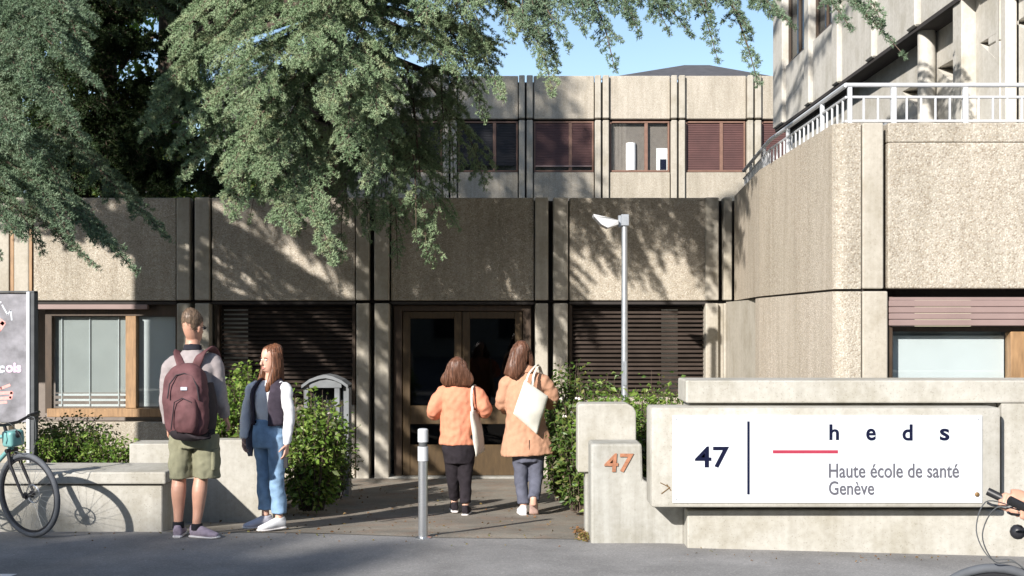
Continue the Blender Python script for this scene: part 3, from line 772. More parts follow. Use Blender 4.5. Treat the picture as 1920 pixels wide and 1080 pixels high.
# ------------------------------------------------------------------ concrete posts by the path
YN = 9.2
np_ = thing('number_pillar', 'stepped grey concrete pillar with copper number 47 beside the sign wall', 'pillar', (X(1160, YN), YN + .15, 0))
b = MB()
x0, x1, x2 = X(1108, YN), X(1204, YN), X(1284, YN)
b.prism([(x0, YN, -.12), (x2, YN, -.12), (x2, YN, Z(906, YN)), (X(1218, YN), YN, Z(906, YN)), (X(1206, YN), YN, Z(900, YN)), (x1, YN, Z(832, YN)), (x0, YN, Z(832, YN))], (0, .34, 0), .02)
b.build('body', M_POST, np_)
ptext('numerals', '47', (1133, 1188, 850, 885), YN, M_COPPER, np_, depth=.012, bold=.016, shear=.06)
YQ = 9.56
ps = thing('concrete_post', 'plain pale concrete slab post with rounded corner behind the number pillar', 'post', (X(1138, YQ), YQ + .1, 0))
b = MB()
xa, xb = X(1083, YQ), X(1193, YQ); zt, zb_ = Z(757, YQ), Z(886, YQ)
b.prism([(xa, YQ, zb_), (xb, YQ, zb_), (xb, YQ, zt - .07), (xb - .02, YQ, zt - .03), (xb - .07, YQ, zt), (xa + .02, YQ, zt), (xa, YQ, zt - .02)], (0, .25, 0), .012)
b.build('slab', M_WALL, ps)
b = MB(); b.box(X(1098, YQ), X(1180, YQ), YQ + .03, YQ + .24, -.2, zb_ - .001, .01); b.build('stem', M_POST, ps)

# ------------------------------------------------------------------ bench, planter walls at left
YBn = 9.85
bn = thing('concrete_bench', 'low concrete bench with overhanging seat slab in front of the planter', 'bench', (-4.6, YBn + .3, 0))
xe = X(311, YBn)
b = MB(); b.box(-8, xe, YBn - .005, 10.5, Z(908, YBn), Z(885, YBn), .014, 2); b.build('seat', M_WALL, bn)
b = MB(); b.box(-8, X(302, YBn), YBn + .035, 10.45, -.25, Z(908, YBn) - .012, .008); b.build('base', M_WALL, bn)
b = MB(); b.box(-8, X(300, YBn), YBn + .06, 10.4, Z(908, YBn) - .0115, Z(908, YBn) - .0005); b.build('joint', M_JOINT, bn)
pw = thing('planter_wall', 'pale concrete planter wall behind the standing couple', 'wall', (-2.8, 10.9, 0))
b = MB(); b.box(X(325, 10.8), X(512, 10.8), 10.8, 11.0, -.4, Z(825, 10.8), .012, 2); b.build('panel', M_WALL, pw)
pb_ = thing('planter_block', 'small stepped concrete block at the back of the bench', 'block', (X(285, 10.75), 10.9, 0))
b = MB(); b.box(X(242, 10.72), X(324, 10.72), 10.72, 11.05, -.3, Z(832, 10.72), .012, 2); b.build('block', M_WALL, pb_)

# ------------------------------------------------------------------ information totem at left
YT = 10.75
tt = thing('information_board', 'grey poster board with pink lettering between steel posts at left edge', 'notice board', (X(20, YT), YT, 0))
b = MB(); b.box(X(-180, YT), X(51, YT), YT, YT + .05, Z(792, YT), Z(549, YT), .004); 
m_poster = mat_plain('poster_grey', (0.20, 0.195, 0.215), .6, var=.45, scale=7, obj=False)
b.build('poster', m_poster, tt)
b = MB(); b.box(X(51.5, YT), X(58, YT), YT - .03, YT + .06, -.3, Z(547, YT), .004); b.build('post', M_ALU, tt)
b = MB(); b.box(X(58.5, YT), X(66, YT), YT - .02, YT + .07, -.3, Z(546, YT), .004); b.build('post', M_RUBBER, tt)
b = MB(); b.box(X(-188, YT), X(-181, YT), YT - .03, YT + .06, -.3, Z(547, YT), .004); b.build('post', M_ALU, tt)
b = MB(); b.box(X(-181, YT), X(66, YT), YT - .025, YT + .055, Z(548.5, YT), Z(545.5, YT)); b.build('top_rail', M_RUBBER, tt)
m_pink = mat_plain('pink_print', (0.72, 0.50, 0.66), .6, var=.05); m_coral = mat_plain('coral_print', (0.72, 0.33, 0.30), .6, var=.12, scale=40)
m_pale = mat_plain('pale_print', (0.62, 0.66, 0.72), .6, var=.05)
ptext('letter', 'ç', (-3, 9, 685.5, 703), YT, m_pale, tt, bold=.04)
pletters('ois', (11, 40, 680, 698.5), YT, m_pink, tt, bold=.04)
b = MB()
def stroke(pts, r):
    for i in range(len(pts) - 1):
        p, q = P(*pts[i], YT - .001), P(*pts[i + 1], YT - .001)
        d = (q - p).normalized(); s = Vector((-d.z, 0, d.x)) * r
        b.quad(p + s - d * r * .5, q + s + d * r * .5, q - s + d * r * .5, p - s - d * r * .5)
stroke([(-14, 728), (2, 728), (18, 722)], .012); stroke([(-14, 738), (22, 736), (20, 746), (-14, 748)], .014); stroke([(-14, 756), (12, 754)], .012)
stroke([(-30, 600), (-8, 596), (6, 606), (-2, 618), (-24, 622)], .022)
b.build('drawing', m_coral, tt)
b = MB()
stroke([(4, 572), (14, 590), (20, 582), (22, 600)], .006); stroke([(-10, 574), (2, 566)], .006)
b.build('drawing', m_pale, tt)

# ------------------------------------------------------------------ lamp post, bollard, garden shelter
YL = 13.4
lp = thing('lamp_post', 'slim grey lamp post with tilted flat head above the right hedge', 'lamp post', (X(1171, YL), YL, gz(1.3, YL)))
b = MB(); b.lathe((X(1171, YL), YL, gz(1.3, YL)), [(.037, 0), (.037, 1.3), (.034, Z(404, YL) - gz(1.3, YL))], 16); b.build('pole', M_GALV, lp, True)
b = MB(); b.box(X(1159, YL), X(1164, YL), YL - .03, YL + .03, Z(426, YL), Z(404, YL), .004); b.box(X(1164, YL), X(1179, YL), YL - .05, YL + .05, Z(424, YL), Z(402, YL), .006); b.build('bracket', M_GALV, lp)
b = MB(); b.box(X(1171, YL) - .022, X(1171, YL) + .022, YL - .046, YL - .03, 1.0, 1.28, .004); b.build('hatch', M_GALV, lp)
b = MB(); b.lathe((X(1171, YL), YL, gz(1.3, YL)), [(.10, 0), (.10, .015), (.05, .03)], 16); b.build('base_plate', M_GALV, lp)
b = MB(); b.prism([P(1113, 401, YL - .13), P(1140, 407, YL - .13), P(1160, 413, YL - .08), P(1160, 421, YL - .08), P(1140, 427, YL - .13), P(1128, 421, YL - .13), P(1114, 406, YL - .13)], (0, .24, 0), .006); b.build('lamp_head', M_ALU, lp)
YO = 9.42
bl = thing('bollard', 'slender steel bollard with pale ringed cap in front of the entrance', 'bollard', (X(793, YO), YO, gz(-.7, YO)))
c = (X(793, YO), YO, gz(-.7, YO)); h = Z(803, YO) - c[2]; s = YO / F
b = MB(); b.lathe(c, [(.038, 0), (.038, h - 62 * s)], 20); b.build('shaft', M_STEEL, bl, True)
b = MB(); b.lathe(c, [(.042, h - 61 * s), (.042, h - 34 * s)], 20); b.build('reflector_band', M_ALU, bl, True)
b = MB(); b.lathe(c, [(.034, h - 33.5 * s), (.034, h - 26 * s)], 20); b.build('ring', M_RUBBER, bl, True)
b = MB(); b.lathe(c, [(.042, h - 25.5 * s), (.042, h - .012), (.034, h - .003), (.012, h)], 20); b.build('cap', M_ALU, bl, True)
b = MB(); b.lathe(c, [(.07, -.01), (.07, .006), (.05, .012)], 20); b.build('base_plate', M_STEEL, bl, True)
YG = 13.2
gs = thing('garden_shelter', 'small grey arched letterbox shelter among the shrubs beside the door', 'shelter', (X(608, YG), YG, gz(-2, YG)))
g0 = gz(-2, YG)
top = [(565, 722), (580, 711), (596, 705), (610, 703), (624, 706), (640, 713), (652, 722)]
b = MB(); b.prism([P(x, y, YG) for x, y in top] + [P(x, y + 6, YG) for x, y in top[::-1]], (0, .35, 0)); b.build('roof', M_SHELT, gs)
b = MB(); b.prism([P(x, y + 6.5, YG + .03) for x, y in top[1:-1]] + [P(640, 727, YG + .03), P(580, 727, YG + .03)], (0, .03, 0)); b.build('gable', M_SHELT, gs)
for a, c_ in ((568, 577), (626, 636)):
    b = MB(); b.box(X(a, YG), X(c_, YG), YG + .04, YG + .12, g0, Z(727.5, YG), .004); b.build('post', M_SHELT, gs)
b = MB(); b.box(X(640, YG), X(652, YG), YG + .1, YG + .32, g0, Z(724, YG), .004); b.build('side_panel', M_SHELT, gs)
b = MB(); b.box(X(578, YG), X(640, YG), YG + .30, YG + .33, g0, Z(728, YG)); b.build('back_panel', M_DARK, gs)
# ------------------------------------------------------------------ foliage builders
def raw_mesh(name, verts, nper, mat, smooth_=False):
    """verts: (N*nper, 3) float array, polygons of nper consecutive vertices"""
    me = bpy.data.meshes.new(name); n = len(verts); m = n // nper
    me.vertices.add(n); me.vertices.foreach_set('co', np.asarray(verts, dtype=np.float32).ravel())
    me.loops.add(n); me.loops.foreach_set('vertex_index', np.arange(n, dtype=np.int32))
    me.polygons.add(m); me.polygons.foreach_set('loop_start', np.arange(0, n, nper, dtype=np.int32))
    me.update(calc_edges=True)
    me.materials.append(mat); return me

def unit(a): return a / np.maximum(1e-9, np.linalg.norm(a, axis=-1, keepdims=True))

def needles(pos, dirs, K, length, width, mat, name='crown', ups=None):
    """one small rosette of K needles at each position"""
    N = len(pos)
    rnd = RNG.normal(size=(N, K, 3))
    d = unit(rnd + dirs[:, None, :] * 0.9 + np.array([0, 0, 0.45]))
    L = (length * RNG.uniform(.65, 1.25, (N, K, 1)))
    ref = RNG.normal(size=(N, K, 3))
    if ups is not None: ref = ref * .42 + ups[:, None, :]
    side = unit(np.cross(d, ref))
    W = width * RNG.uniform(.7, 1.2, (N, K, 1))
    p0 = pos[:, None, :] + d * 0.003
    v = np.empty((N, K, 3, 3), dtype=np.float32)
    v[:, :, 0] = p0 + side * W; v[:, :, 1] = p0 - side * W; v[:, :, 2] = p0 + d * L
    return raw_mesh(name, v.reshape(-1, 3), 3, mat)

class Cedar:
    def __init__(self): self.pos = []; self.dir = []; self.tubes = []; self.up = []
    def bough(self, p0, p1, arc=0.25, width=0.7, step=0.10, seed=1, sub=0.062, tuft=0.018, droop=0.22, sparse=1.0, lean=None, start=0.0):
        rng = random.Random(seed)
        p0, p1 = Vector(p0), Vector(p1); ax = p1 - p0; L = ax.length
        n = max(3, int(L / step)); perp = Vector((rng.uniform(-1, 1), rng.uniform(-1, 1), rng.uniform(-1, 1))) * .05 * L
        def at(t): return p0 + ax * t + Vector((0, 0, 1)) * (arc * 4 * t * (1 - t)) + perp * math.sin(math.pi * t * 2) * .6
        pts = [at(i / n) for i in range(n + 1)]
        r0 = .008 + .011 * L ** .8
        self.tubes.append((pts, [max(.004, r0 * (1 - .88 * i / n)) for i in range(n + 1)]))
        for i in range(int(start * n) + 1, n + 1):
            t = i / n; tan = (pts[i] - pts[i - 1]).normalized()
            sidev = tan.cross(Vector((0, 0, 1)))
            if sidev.length < .2: sidev = Vector((1, 0, 0))
            sidev.normalize()
            if lean is not None: sidev = (sidev + Vector(lean)).normalized()
            upv = sidev.cross(tan).normalized()
            if upv.z < 0: upv = -upv
            for sg in (-1, 1):
                if rng.random() > sparse: continue
                a = R(rng.uniform(22, 56))
                d = (tan * math.cos(a) + sidev * sg * math.sin(a) + upv * rng.uniform(-.12, .20)).normalized()
                prof = (.30 + .70 * math.sin(math.pi * min(1, t * .92 + .06)) ** .8)
                if t > .85: prof *= (1.12 - t) / .27 * .9 + .12
                ln = width * prof * rng.uniform(.55, 1.12)
                self.branchlet(pts[i], d, ln, sub, tuft, droop, rng, upv)
        self.branchlet(pts[-1], (pts[-1] - pts[-2]).normalized(), width * .3, sub, tuft, droop, rng, Vector((0, 0, 1)))
    def branchlet(self, p, d, ln, sub, tuft, droop, rng, upv):
        """one finger: a bottle-brush of short shoots, flattened into the plane of the spray"""
        m = max(3, int(ln / .06)); prev = Vector(p); pts = [prev.copy()]
        bend_ = Vector((rng.uniform(-.25, .25), rng.uniform(-.25, .25), 0))
        for k in range(1, m + 1):
            s = k / m
            dd = (d + Vector((0, 0, -droop * 2 * s * s)) + bend_ * s).normalized()
            q = prev + dd * (ln / m); pts.append(q.copy())
            side = dd.cross(upv)
            if side.length < .1: side = Vector((1, 0, 0))
            side.normalize(); up2 = side.cross(dd); wd = .036 * (1.1 - .7 * s) + .006
            for j in range(max(1, int(ln / m / tuft * 2.6))):
                o = rng.uniform(-1, 1)
                self.pos.append(prev.lerp(q, rng.random()) + side * (o * wd) + up2 * rng.uniform(-.006, .016) - Vector((0, 0, abs(o) * .010))); self.dir.append((dd * .8 + side * o * .8).normalized()); self.up.append(upv)
            prev = q.copy()
        self.tubes.append((pts, [.005 * (1 - .6 * i / m) for i in range(m + 1)]))
    def finish(self, root, mat, K=9, length=.027, width=.0036, keep=None):
        pos = np.array([tuple(v) for v in self.pos], dtype=np.float32); dr = np.array([tuple(v) for v in self.dir], dtype=np.float32)
        ups = np.array([tuple(v) for v in self.up], dtype=np.float32)
        if keep is not None: k = keep(pos); pos, dr, ups = pos[k], dr[k], ups[k]
        pos += RNG.normal(scale=.004, size=pos.shape)
        w = np.array(worldloc(root))
        me = needles(pos - w, dr, K, length, width, mat, ups=ups)
        o = bpy.data.objects.new('crown', me); COL.objects.link(o); o.parent = root
        print('crown', len(pos), 'tufts', len(me.polygons), 'tris')
        tubes_mesh('twigs', self.tubes, M_TWIG, root, 4)

def tubes_mesh(name, tubes, mat, root, n=4):
    V = []; Fc = []
    for pts, rs in tubes:
        P_ = np.array([tuple(p) for p in pts]); m = len(P_)
        T = np.gradient(P_, axis=0); T = unit(T)
        ref = np.array([0.13, 0.31, .94]); S = unit(np.cross(T, ref)); U = np.cross(T, S)
        ang = np.arange(n) * 2 * math.pi / n
        ring = P_[:, None, :] + (S[:, None, :] * np.cos(ang)[None, :, None] + U[:, None, :] * np.sin(ang)[None, :, None]) * np.array(rs)[:, None, None]
        b0 = sum(len(v) for v in V) if False else tubes_mesh.c
        V.append(ring.reshape(-1, 3)); tubes_mesh.c += m * n
        for i in range(m - 1):
            for k in range(n):
                Fc.append((b0 + i * n + k, b0 + i * n + (k + 1) % n, b0 + (i + 1) * n + (k + 1) % n, b0 + (i + 1) * n + k))
    tubes_mesh.c = 0
    me = bpy.data.meshes.new(name); v = np.concatenate(V)
    w = np.array(worldloc(root))
    me.from_pydata((v - w).tolist(), [], Fc); me.update(); me.materials.append(mat)
    me.polygons.foreach_set('use_smooth', [True] * len(me.polygons))
    o = bpy.data.objects.new(name, me); COL.objects.link(o); o.parent = root; return o
tubes_mesh.c = 0

def limb(root, pts, r0, r1, name='limb', mat=None, n=10, wob=.03):
    m = MB(); k = len(pts)
    pp = [Vector(p) + Vector((random.uniform(-wob, wob), random.uniform(-wob, wob), 0)) * (0 if i in (0, k - 1) else 1) for i, p in enumerate(pts)]
    m.tube(pp, [r0 + (r1 - r0) * i / (k - 1) for i in range(k)], n)
    return m.build(name, mat or M_BARK, root, True)

# ------------------------------------------------------------------ main cedar: trunk in the court behind the entrance block
CT = Vector((X(610, 18.6), 18.6, 0))
cd = thing('cedar_tree', 'great blue-green cedar whose boughs hang in front of the entrance facade', 'tree', (CT.x, CT.y, -.3))
limb(cd, [CT + Vector((0, 0, -.3)), CT + Vector((.05, 0, 2)), CT + Vector((-.05, -.05, 4.5)), CT + Vector((.1, 0, 8)), CT + Vector((0, 0, 12)), CT + Vector((0, 0, 17))], .48, .12, 'trunk', n=16)
ce = Cedar()
# (start px,py,depth) -> (tip px,py,depth), arc, width
MAIN = [
    # broad sunlit sheets falling to the left and towards the street
    ((600, -60, 15.0), (300, 165, 12.2), .30, .62), ((560, -20, 14.6), (278, 245, 12.0), .30, .66), ((620, 40, 14.4), (330, 272, 12.0), .30, .60),
    ((560, -120, 14.0), (330, 95, 12.4), .25, .60), ((640, -40, 14.2), (430, 120, 11.8), .30, .70), ((660, 20, 14.0), (455, 215, 11.6), .30, .70),
    ((640, -150, 14.0), (420, 20, 12.0), .25, .72), ((720, -150, 14.0), (560, 20, 11.8), .25, .75), ((700, -60, 13.6), (560, 110, 11.6), .28, .72),
    ((740, 0, 13.8), (620, 190, 11.7), .30, .70), ((640, 90, 14.4), (430, 330, 11.7), .28, .62), ((600, 150, 14.0), (500, 330, 11.7), .20, .55),
    ((520, 180, 13.6), (440, 395, 11.8), .18, .50), ((480, 240, 13.4), (622, 486, 11.5), .10, .34), ((470, 300, 13.2), (545, 430, 11.6), .12, .40),
    ((700, 80, 14.2), (655, 285, 11.9), .25, .58), ((760, 60, 14.0), (705, 215, 11.9), .25, .55), ((720, 150, 14.4), (690, 345, 12.1), .22, .46),
    ((560, 200, 14.0), (590, 400, 12.0), .18, .48), 
    # crest running to the right
    ((700, -40, 14.6), (850, 130, 12.3), .30, .62), ((760, -90, 14.6), (900, 95, 12.4), .30, .60), ((820, -120, 14.4), (960, 60, 12.2), .28, .55),
    ((800, 20, 14.8), (905, 215, 13.0), .30, .45), ((900, -20, 14.0), (1035, 172, 12.0), .28, .34), ((880, 60, 14.2), (940, 180, 12.2), .18, .34),
    ((560, 30, 14.4), (292, 205, 12.1), .3, .6), ((600, 100, 14.2), (345, 330, 12.0), .25, .5), ((740, -180, 13.6), (800, 30, 11.6), .25, .66), ((640, -200, 13.6), (690, -10, 11.6), .25, .66), ((840, -160, 13.4), (880, 20, 11.8), .25, .55),
]
for i, (a, c, arc_, wdt) in enumerate(MAIN):
    ce.bough(P(*a), P(*c), arc_, wdt, .085, 100 + i, tuft=.018)
    tr = CT + Vector((0, 0, P(*a).z + 1.2))
    limb(cd, [tr, tr.lerp(P(*a), .5) + Vector((0, 0, .25)), P(*a)], .10, .045)
# dark hanging curtain in the shade right of the lit sheets
HANG = [((760, 120, 15.5), (800, 470, 13.9)), ((720, 200, 15.5), (745, 480, 14.1)), ((690, 250, 15.1), (640, 470, 13.9)), ((790, 130, 15.7), (850, 330, 14.3)), ((800, 200, 15.7), (905, 335, 14.4)),
        ((640, 260, 15.3), (690, 430, 13.7)), ((770, 260, 15.3), (780, 430, 13.5)), ((820, 140, 15.5), (835, 260, 14.1)), ((580, 280, 15.3), (560, 420, 14.1)), ((500, 260, 15.3), (470, 400, 14.3)),
        ((720, 120, 15.7), (740, 330, 13.9)), ((660, 180, 15.7), (650, 380, 14.1)), ((760, 60, 15.9), (860, 200, 14.5)), ((745, 300, 15.1), (720, 400, 13.7)), ((800, 300, 15.1), (815, 480, 14.1))]
for i, (a, c) in enumerate(HANG):
    ce.bough(P(*a), P(*c), (.35), .55, .075, 300 + i, tuft=.019, droop=.45, sparse=.62)
    tr = CT + Vector((0, 0, P(*a).z + .8)); limb(cd, [tr, tr.lerp(P(*a), .5) + Vector((0, 0, .2)), P(*a)], .09, .035)
# upper crown, above the picture
cu_ = Cedar(); rg = random.Random(23)
for (T, rt, n_, ylim, z0, z1) in ((CT, cd, 44, 12.8, 6.6, 15.5),):
    for i in range(n_):
        th = rg.uniform(0, 2 * math.pi); z = rg.uniform(z0, z1); L_ = (1 - (z - z0) / (z1 - z0 + 4)) * rg.uniform(2.5, 5.0)
        tip = T + Vector((math.cos(th) * L_, math.sin(th) * L_, z))
        if tip.y < ylim: tip.y = ylim + rg.uniform(0, 1.5)
        cu_.bough(T + Vector((0, 0, z + .9)), tip, .3, .85, .15, 2000 + i, tuft=.055)
pos = np.array([tuple(v) for v in cu_.pos]); dr = np.array([tuple(v) for v in cu_.dir])
me = needles(pos - np.array(worldloc(cd)), dr, 6, .07, .012, M_CEDAR); o = bpy.data.objects.new('crown', me); COL.objects.link(o); o.parent = cd
tubes_mesh('twigs', cu_.tubes, M_TWIG, cd, 3); print('upper', len(pos))
ce.finish(cd, M_CEDAR, 7, .029, .0048)

# ------------------------------------------------------------------ left cedar, trunk beyond the left edge
C2 = Vector((-7.26, 11.6, 0))
def lit_gap(p):
    # the crown is open where the low sun reaches the left window of the facade
    t = (15.75 - p[:, 1]); xs_ = p[:, 0] + .62 * t; zs_ = p[:, 2] - .587 * t
    return ~((xs_ > -8.6) & (xs_ < -4.93) & (zs_ < 3.25) & (t > 4.95 - .0 * t) & (p[:, 0] < X(0, 1) * p[:, 1])) & ~((xs_ > -8.6) & (xs_ < -4.93) & (zs_ < 2.6) & (t > 0) & (p[:, 0] < X(0, 1) * p[:, 1] + .3))
cl = thing('cedar_tree', 'dark cedar reaching in from the left edge above the notice board', 'tree', (C2.x, C2.y, -.1))
limb(cl, [C2 + Vector((0, 0, -.2)), C2 + Vector((.05, 0, 2)), C2 + Vector((0, .05, 5)), C2 + Vector((.1, 0, 9)), C2 + Vector((0, 0, 15))], .46, .1, 'trunk', n=16)
c2 = Cedar()
LEFT = [((-160, -60, 11.8), (178, 155, 10.9), .30, .55), ((-200, 20, 11.8), (135, 215, 10.8), .30, .55), ((-200, -120, 12), (110, 70, 11.0), .25, .55), ((-160, -150, 12), (120, 20, 11.2), .25, .5),
        ((-180, 120, 11.6), (60, 300, 10.9), .25, .50), ((-160, 230, 11.8), (130, 440, 11.2), .22, .46), ((-120, 250, 12), (245, 500, 11.8), .28, .42), ((-60, 260, 12.2), (200, 455, 11.9), .25, .42),
        ((-180, 300, 11.6), (40, 440, 11.0), .15, .42), ((-200, 330, 11.6), (-10, 470, 10.9), .15, .40), ((40, 250, 12.8), (310, 440, 12.6), .25, .40), ((-100, 180, 12.4), (120, 380, 11.7), .25, .45)]
LEFT += [((-120, -120, 12), (60, 120, 11), .3, .55), ((-60, -120, 12.4), (150, 110, 11.2), .3, .5), ((-120, 60, 12), (90, 190, 11), .3, .5), ((-140, 60, 12), (30, 260, 10.9), .25, .5), ((-60, 120, 12.2), (160, 260, 11.3), .25, .4),
         ((-40, -160, 12.6), (170, 30, 11.4), .25, .5), ((-160, 200, 11.8), (20, 350, 11), .2, .42), ((-100, 240, 12), (90, 400, 11.3), .22, .42), ((-60, 300, 12.2), (180, 500, 11.7), .22, .20), ((-120, 330, 12), (80, 470, 11.4), .2, .20), ((-160, 20, 12), (40, 150, 10.9), .3, .5)]
for i, (a, c, arc_, wdt) in enumerate(LEFT):
    a = (a[0], a[1], a[2] + 1.1); c = (c[0], c[1], c[2] - .45)
    c2.bough(P(*a), P(*c), arc_, wdt, .09, 500 + i, tuft=.018)
    tr = C2 + Vector((0, 0, P(*a).z + .6)); limb(cl, [tr, tr.lerp(P(*a), .5) + Vector((0, 0, .15)), P(*a)], .09, .04)
c2.finish(cl, M_CEDARB, 7, .029, .0050, keep=lit_gap)
# tree added behind the entrance block; near-black needles paint the cedars' inner shade
yw = thing('crown_shade_tree', 'near-black tree added as the shaded inner cedar crown at left', 'tree', (X(205, 18.4), 18.4, -.4)); YT_ = Vector((X(205, 18.4), 18.4, 0))
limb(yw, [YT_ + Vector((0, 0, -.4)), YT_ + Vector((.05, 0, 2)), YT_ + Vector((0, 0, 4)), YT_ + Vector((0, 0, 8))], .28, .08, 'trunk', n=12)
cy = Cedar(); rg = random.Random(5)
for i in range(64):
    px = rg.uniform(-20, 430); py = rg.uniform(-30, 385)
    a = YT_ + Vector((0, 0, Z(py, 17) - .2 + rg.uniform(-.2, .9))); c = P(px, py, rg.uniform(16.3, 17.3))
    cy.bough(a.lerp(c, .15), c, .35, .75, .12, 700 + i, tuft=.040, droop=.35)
cy.finish(yw, M_SHADEN, 6, .045, .011)
c3 = Cedar()
# unseen left and upper part of the same crown: throws the shade over the facade
rg = random.Random(11)
for i in range(30):
    y = rg.uniform(10.6, 14.5); x = rg.uniform(-8.2, -5.5); z = rg.uniform(3.6, 6.0)
    c3.bough((C2.x + (x - C2.x) * .1, C2.y + (y - C2.y) * .1, z + .8), (x, y, z), .3, .75, .16, 900 + i, tuft=.05)
for i in range(16):
    y = rg.uniform(12.0, 15.0); x = rg.uniform(-5.0, -1.0); z = rg.uniform(5.2, 7.2)
    c3.bough((C2.x + (x - C2.x) * .3, C2.y + (y - C2.y) * .3, z + .8), (x, y, z), .3, .75, .16, 950 + i, tuft=.05)
for i in range(30):
    y = rg.uniform(7.8, 10.4); x = rg.uniform(-10.5, -6.6); z = rg.uniform(7.0, 9.9)
    c3.bough((C2.x + (x - C2.x) * .3, C2.y + (y - C2.y) * .3, z + .9), (x, y, z), .3, .75, .15, 980 + i, tuft=.045)
w = np.array(worldloc(cl)); pos = np.array([tuple(v) for v in c3.pos]); dr = np.array([tuple(v) for v in c3.dir]); kk = lit_gap(pos); pos, dr = pos[kk], dr[kk]
me = needles(pos - w, dr, 6, .06, .010, M_CEDARB); o = bpy.data.objects.new('crown', me); COL.objects.link(o); o.parent = cl
print('shade crown', len(pos))
tubes_mesh('twigs', c3.tubes, M_TWIG, cl, 3)

# ------------------------------------------------------------------ blue cedar boughs crossing the top, from a tree above and left
C4 = Vector((-6.7, 23, 0))
c5 = thing('cedar_tree', 'blue cedar with thin tips hanging along the top edge before the sky and tower', 'tree', (C4.x, C4.y, -.4))
limb(c5, [C4 + Vector((0, 0, -.4)), C4 + Vector((.05, 0, 4)), C4 + Vector((0, 0, 9)), C4 + Vector((0, 0, 16))], .4, .12, 'trunk', n=14)
cq = Cedar()
TOP = [((800, -150, 13.6), (900, 50, 12.0), .25, .55), ((860, -170, 13.4), (1000, 10, 11.8), .25, .55), ((940, -160, 13.2), (1090, 50, 11.6), .25, .5), ((1040, -150, 13), (1180, 35, 11.4), .22, .5), ((900, -120, 13.4), (1040, 110, 12.0), .25, .36), ((1120, -140, 12.8), (1250, 50, 11.2), .22, .42), ((1200, -150, 12.6), (1330, 30, 11.0), .22, .42), ((1300, -150, 12.2), (1440, 20, 10.8), .2, .42), ((860, -170, 13.5), (1010, 60, 11.8), .25, .5), ((900, -160, 13.5), (1060, 80, 11.6), .25, .46), ((960, -150, 13.2), (1150, 118, 11.4), .25, .42), ((1020, -150, 13), (1195, 55, 11.3), .22, .42),
       ((1060, -140, 13), (1290, 58, 11.2), .22, .40), ((1150, -140, 12.6), (1285, 20, 11.0), .2, .40), ((1200, -130, 12.6), (1400, 48, 10.8), .2, .34), ((1290, -110, 12.4), (1420, 152, 10.8), .2, .24), ((1260, -80, 12.4), (1345, 110, 11.0), .2, .22),
       ((1300, -120, 12), (1480, 42, 10.6), .2, .36), ((1360, -110, 11.8), (1590, 45, 10.3), .2, .34), ((1430, -90, 11.6), (1690, 98, 10.2), .2, .28), ((1480, -100, 11.6), (1650, 35, 10.2), .15, .30), ((1400, -140, 11.8), (1560, 0, 10.5), .15, .4),
       ((1000, -160, 12.8), (1100, 30, 11.4), .2, .46), ((1100, -160, 12.6), (1230, 0, 11.2), .2, .46), ((930, -170, 13), (980, 40, 11.8), .2, .5), ((1240, -150, 12.4), (1340, -10, 11), .2, .45),
       ((1180, -170, 14), (1400, -60, 12), .2, .6), ((1380, -190, 13), (1600, -80, 11), .2, .6), ((1500, -190, 13), (1720, -90, 11), .2, .6), ((1000, -230, 14), (1200, -90, 12.0), .2, .7)]
for i, (a, c, arc_, wdt) in enumerate(TOP):
    cq.bough(P(*a), P(*c), arc_, wdt, .085, 1200 + i, tuft=.018, sparse=.9)
    tr = C4 + Vector((0, 0, P(*a).z + 1.5)); limb(c5, [tr, tr.lerp(P(*a), .5) + Vector((0, 0, .4)), P(*a)], .09, .035)
c6 = Cedar(); rg = random.Random(17)
for i in range(20):
    x = rg.uniform(-3.0, 2.2); y = rg.uniform(10.8, 14.0); z = rg.uniform(7.2, 11.0); s0 = Vector((C4.x + .25 * (x - C4.x), C4.y + .25 * (y - C4.y), z + 1.0))
    c6.bough(s0, (x, y, z), .3, .6, .17, 1500 + i, tuft=.05); limb(c5, [C4 + Vector((0, 0, z + 1.3)), s0], .08, .05)
pos = np.array([tuple(v) for v in c6.pos]); dr = np.array([tuple(v) for v in c6.dir])
me = needles(pos - np.array(worldloc(c5)), dr, 6, .06, .010, M_CEDARB); o = bpy.data.objects.new('crown', me); COL.objects.link(o); o.parent = c5
tubes_mesh('twigs', c6.tubes, M_TWIG, c5, 3)
cq.finish(c5, M_CEDARB, 7, .029, .0048)

# ------------------------------------------------------------------ leafy shrubs
def leaf_mesh(pos, dirs, size, mat, name='foliage', aspect=.55, jitter=.8):
    N = len(pos)
    d = unit(dirs + RNG.normal(scale=jitter * .6, size=(N, 3)))
    s = unit(np.cross(d, RNG.normal(size=(N, 3)) + np.array([0, 0, .2]))); u = np.cross(s, d)
    L = size * RNG.uniform(.45, 1.35, (N, 1)); W = L * aspect * .5
    v = np.empty((N, 2, 4, 3), dtype=np.float32)
    tip = pos + d * L - np.array([0, 0, 1]) * L * .18; mid = pos + d * L * .5
    # two half blades folded along the midrib
    v[:, 0, 0] = pos; v[:, 0, 1] = mid + s * W + u * W * .35; v[:, 0, 2] = tip; v[:, 0, 3] = mid
    v[:, 1, 0] = pos; v[:, 1, 1] = mid; v[:, 1, 2] = tip; v[:, 1, 3] = mid - s * W + u * W * .35
    # share island per leaf by keeping midrib vertices separate: fine for tiny leaves
    return raw_mesh(name, v.reshape(-1, 3), 4, mat)

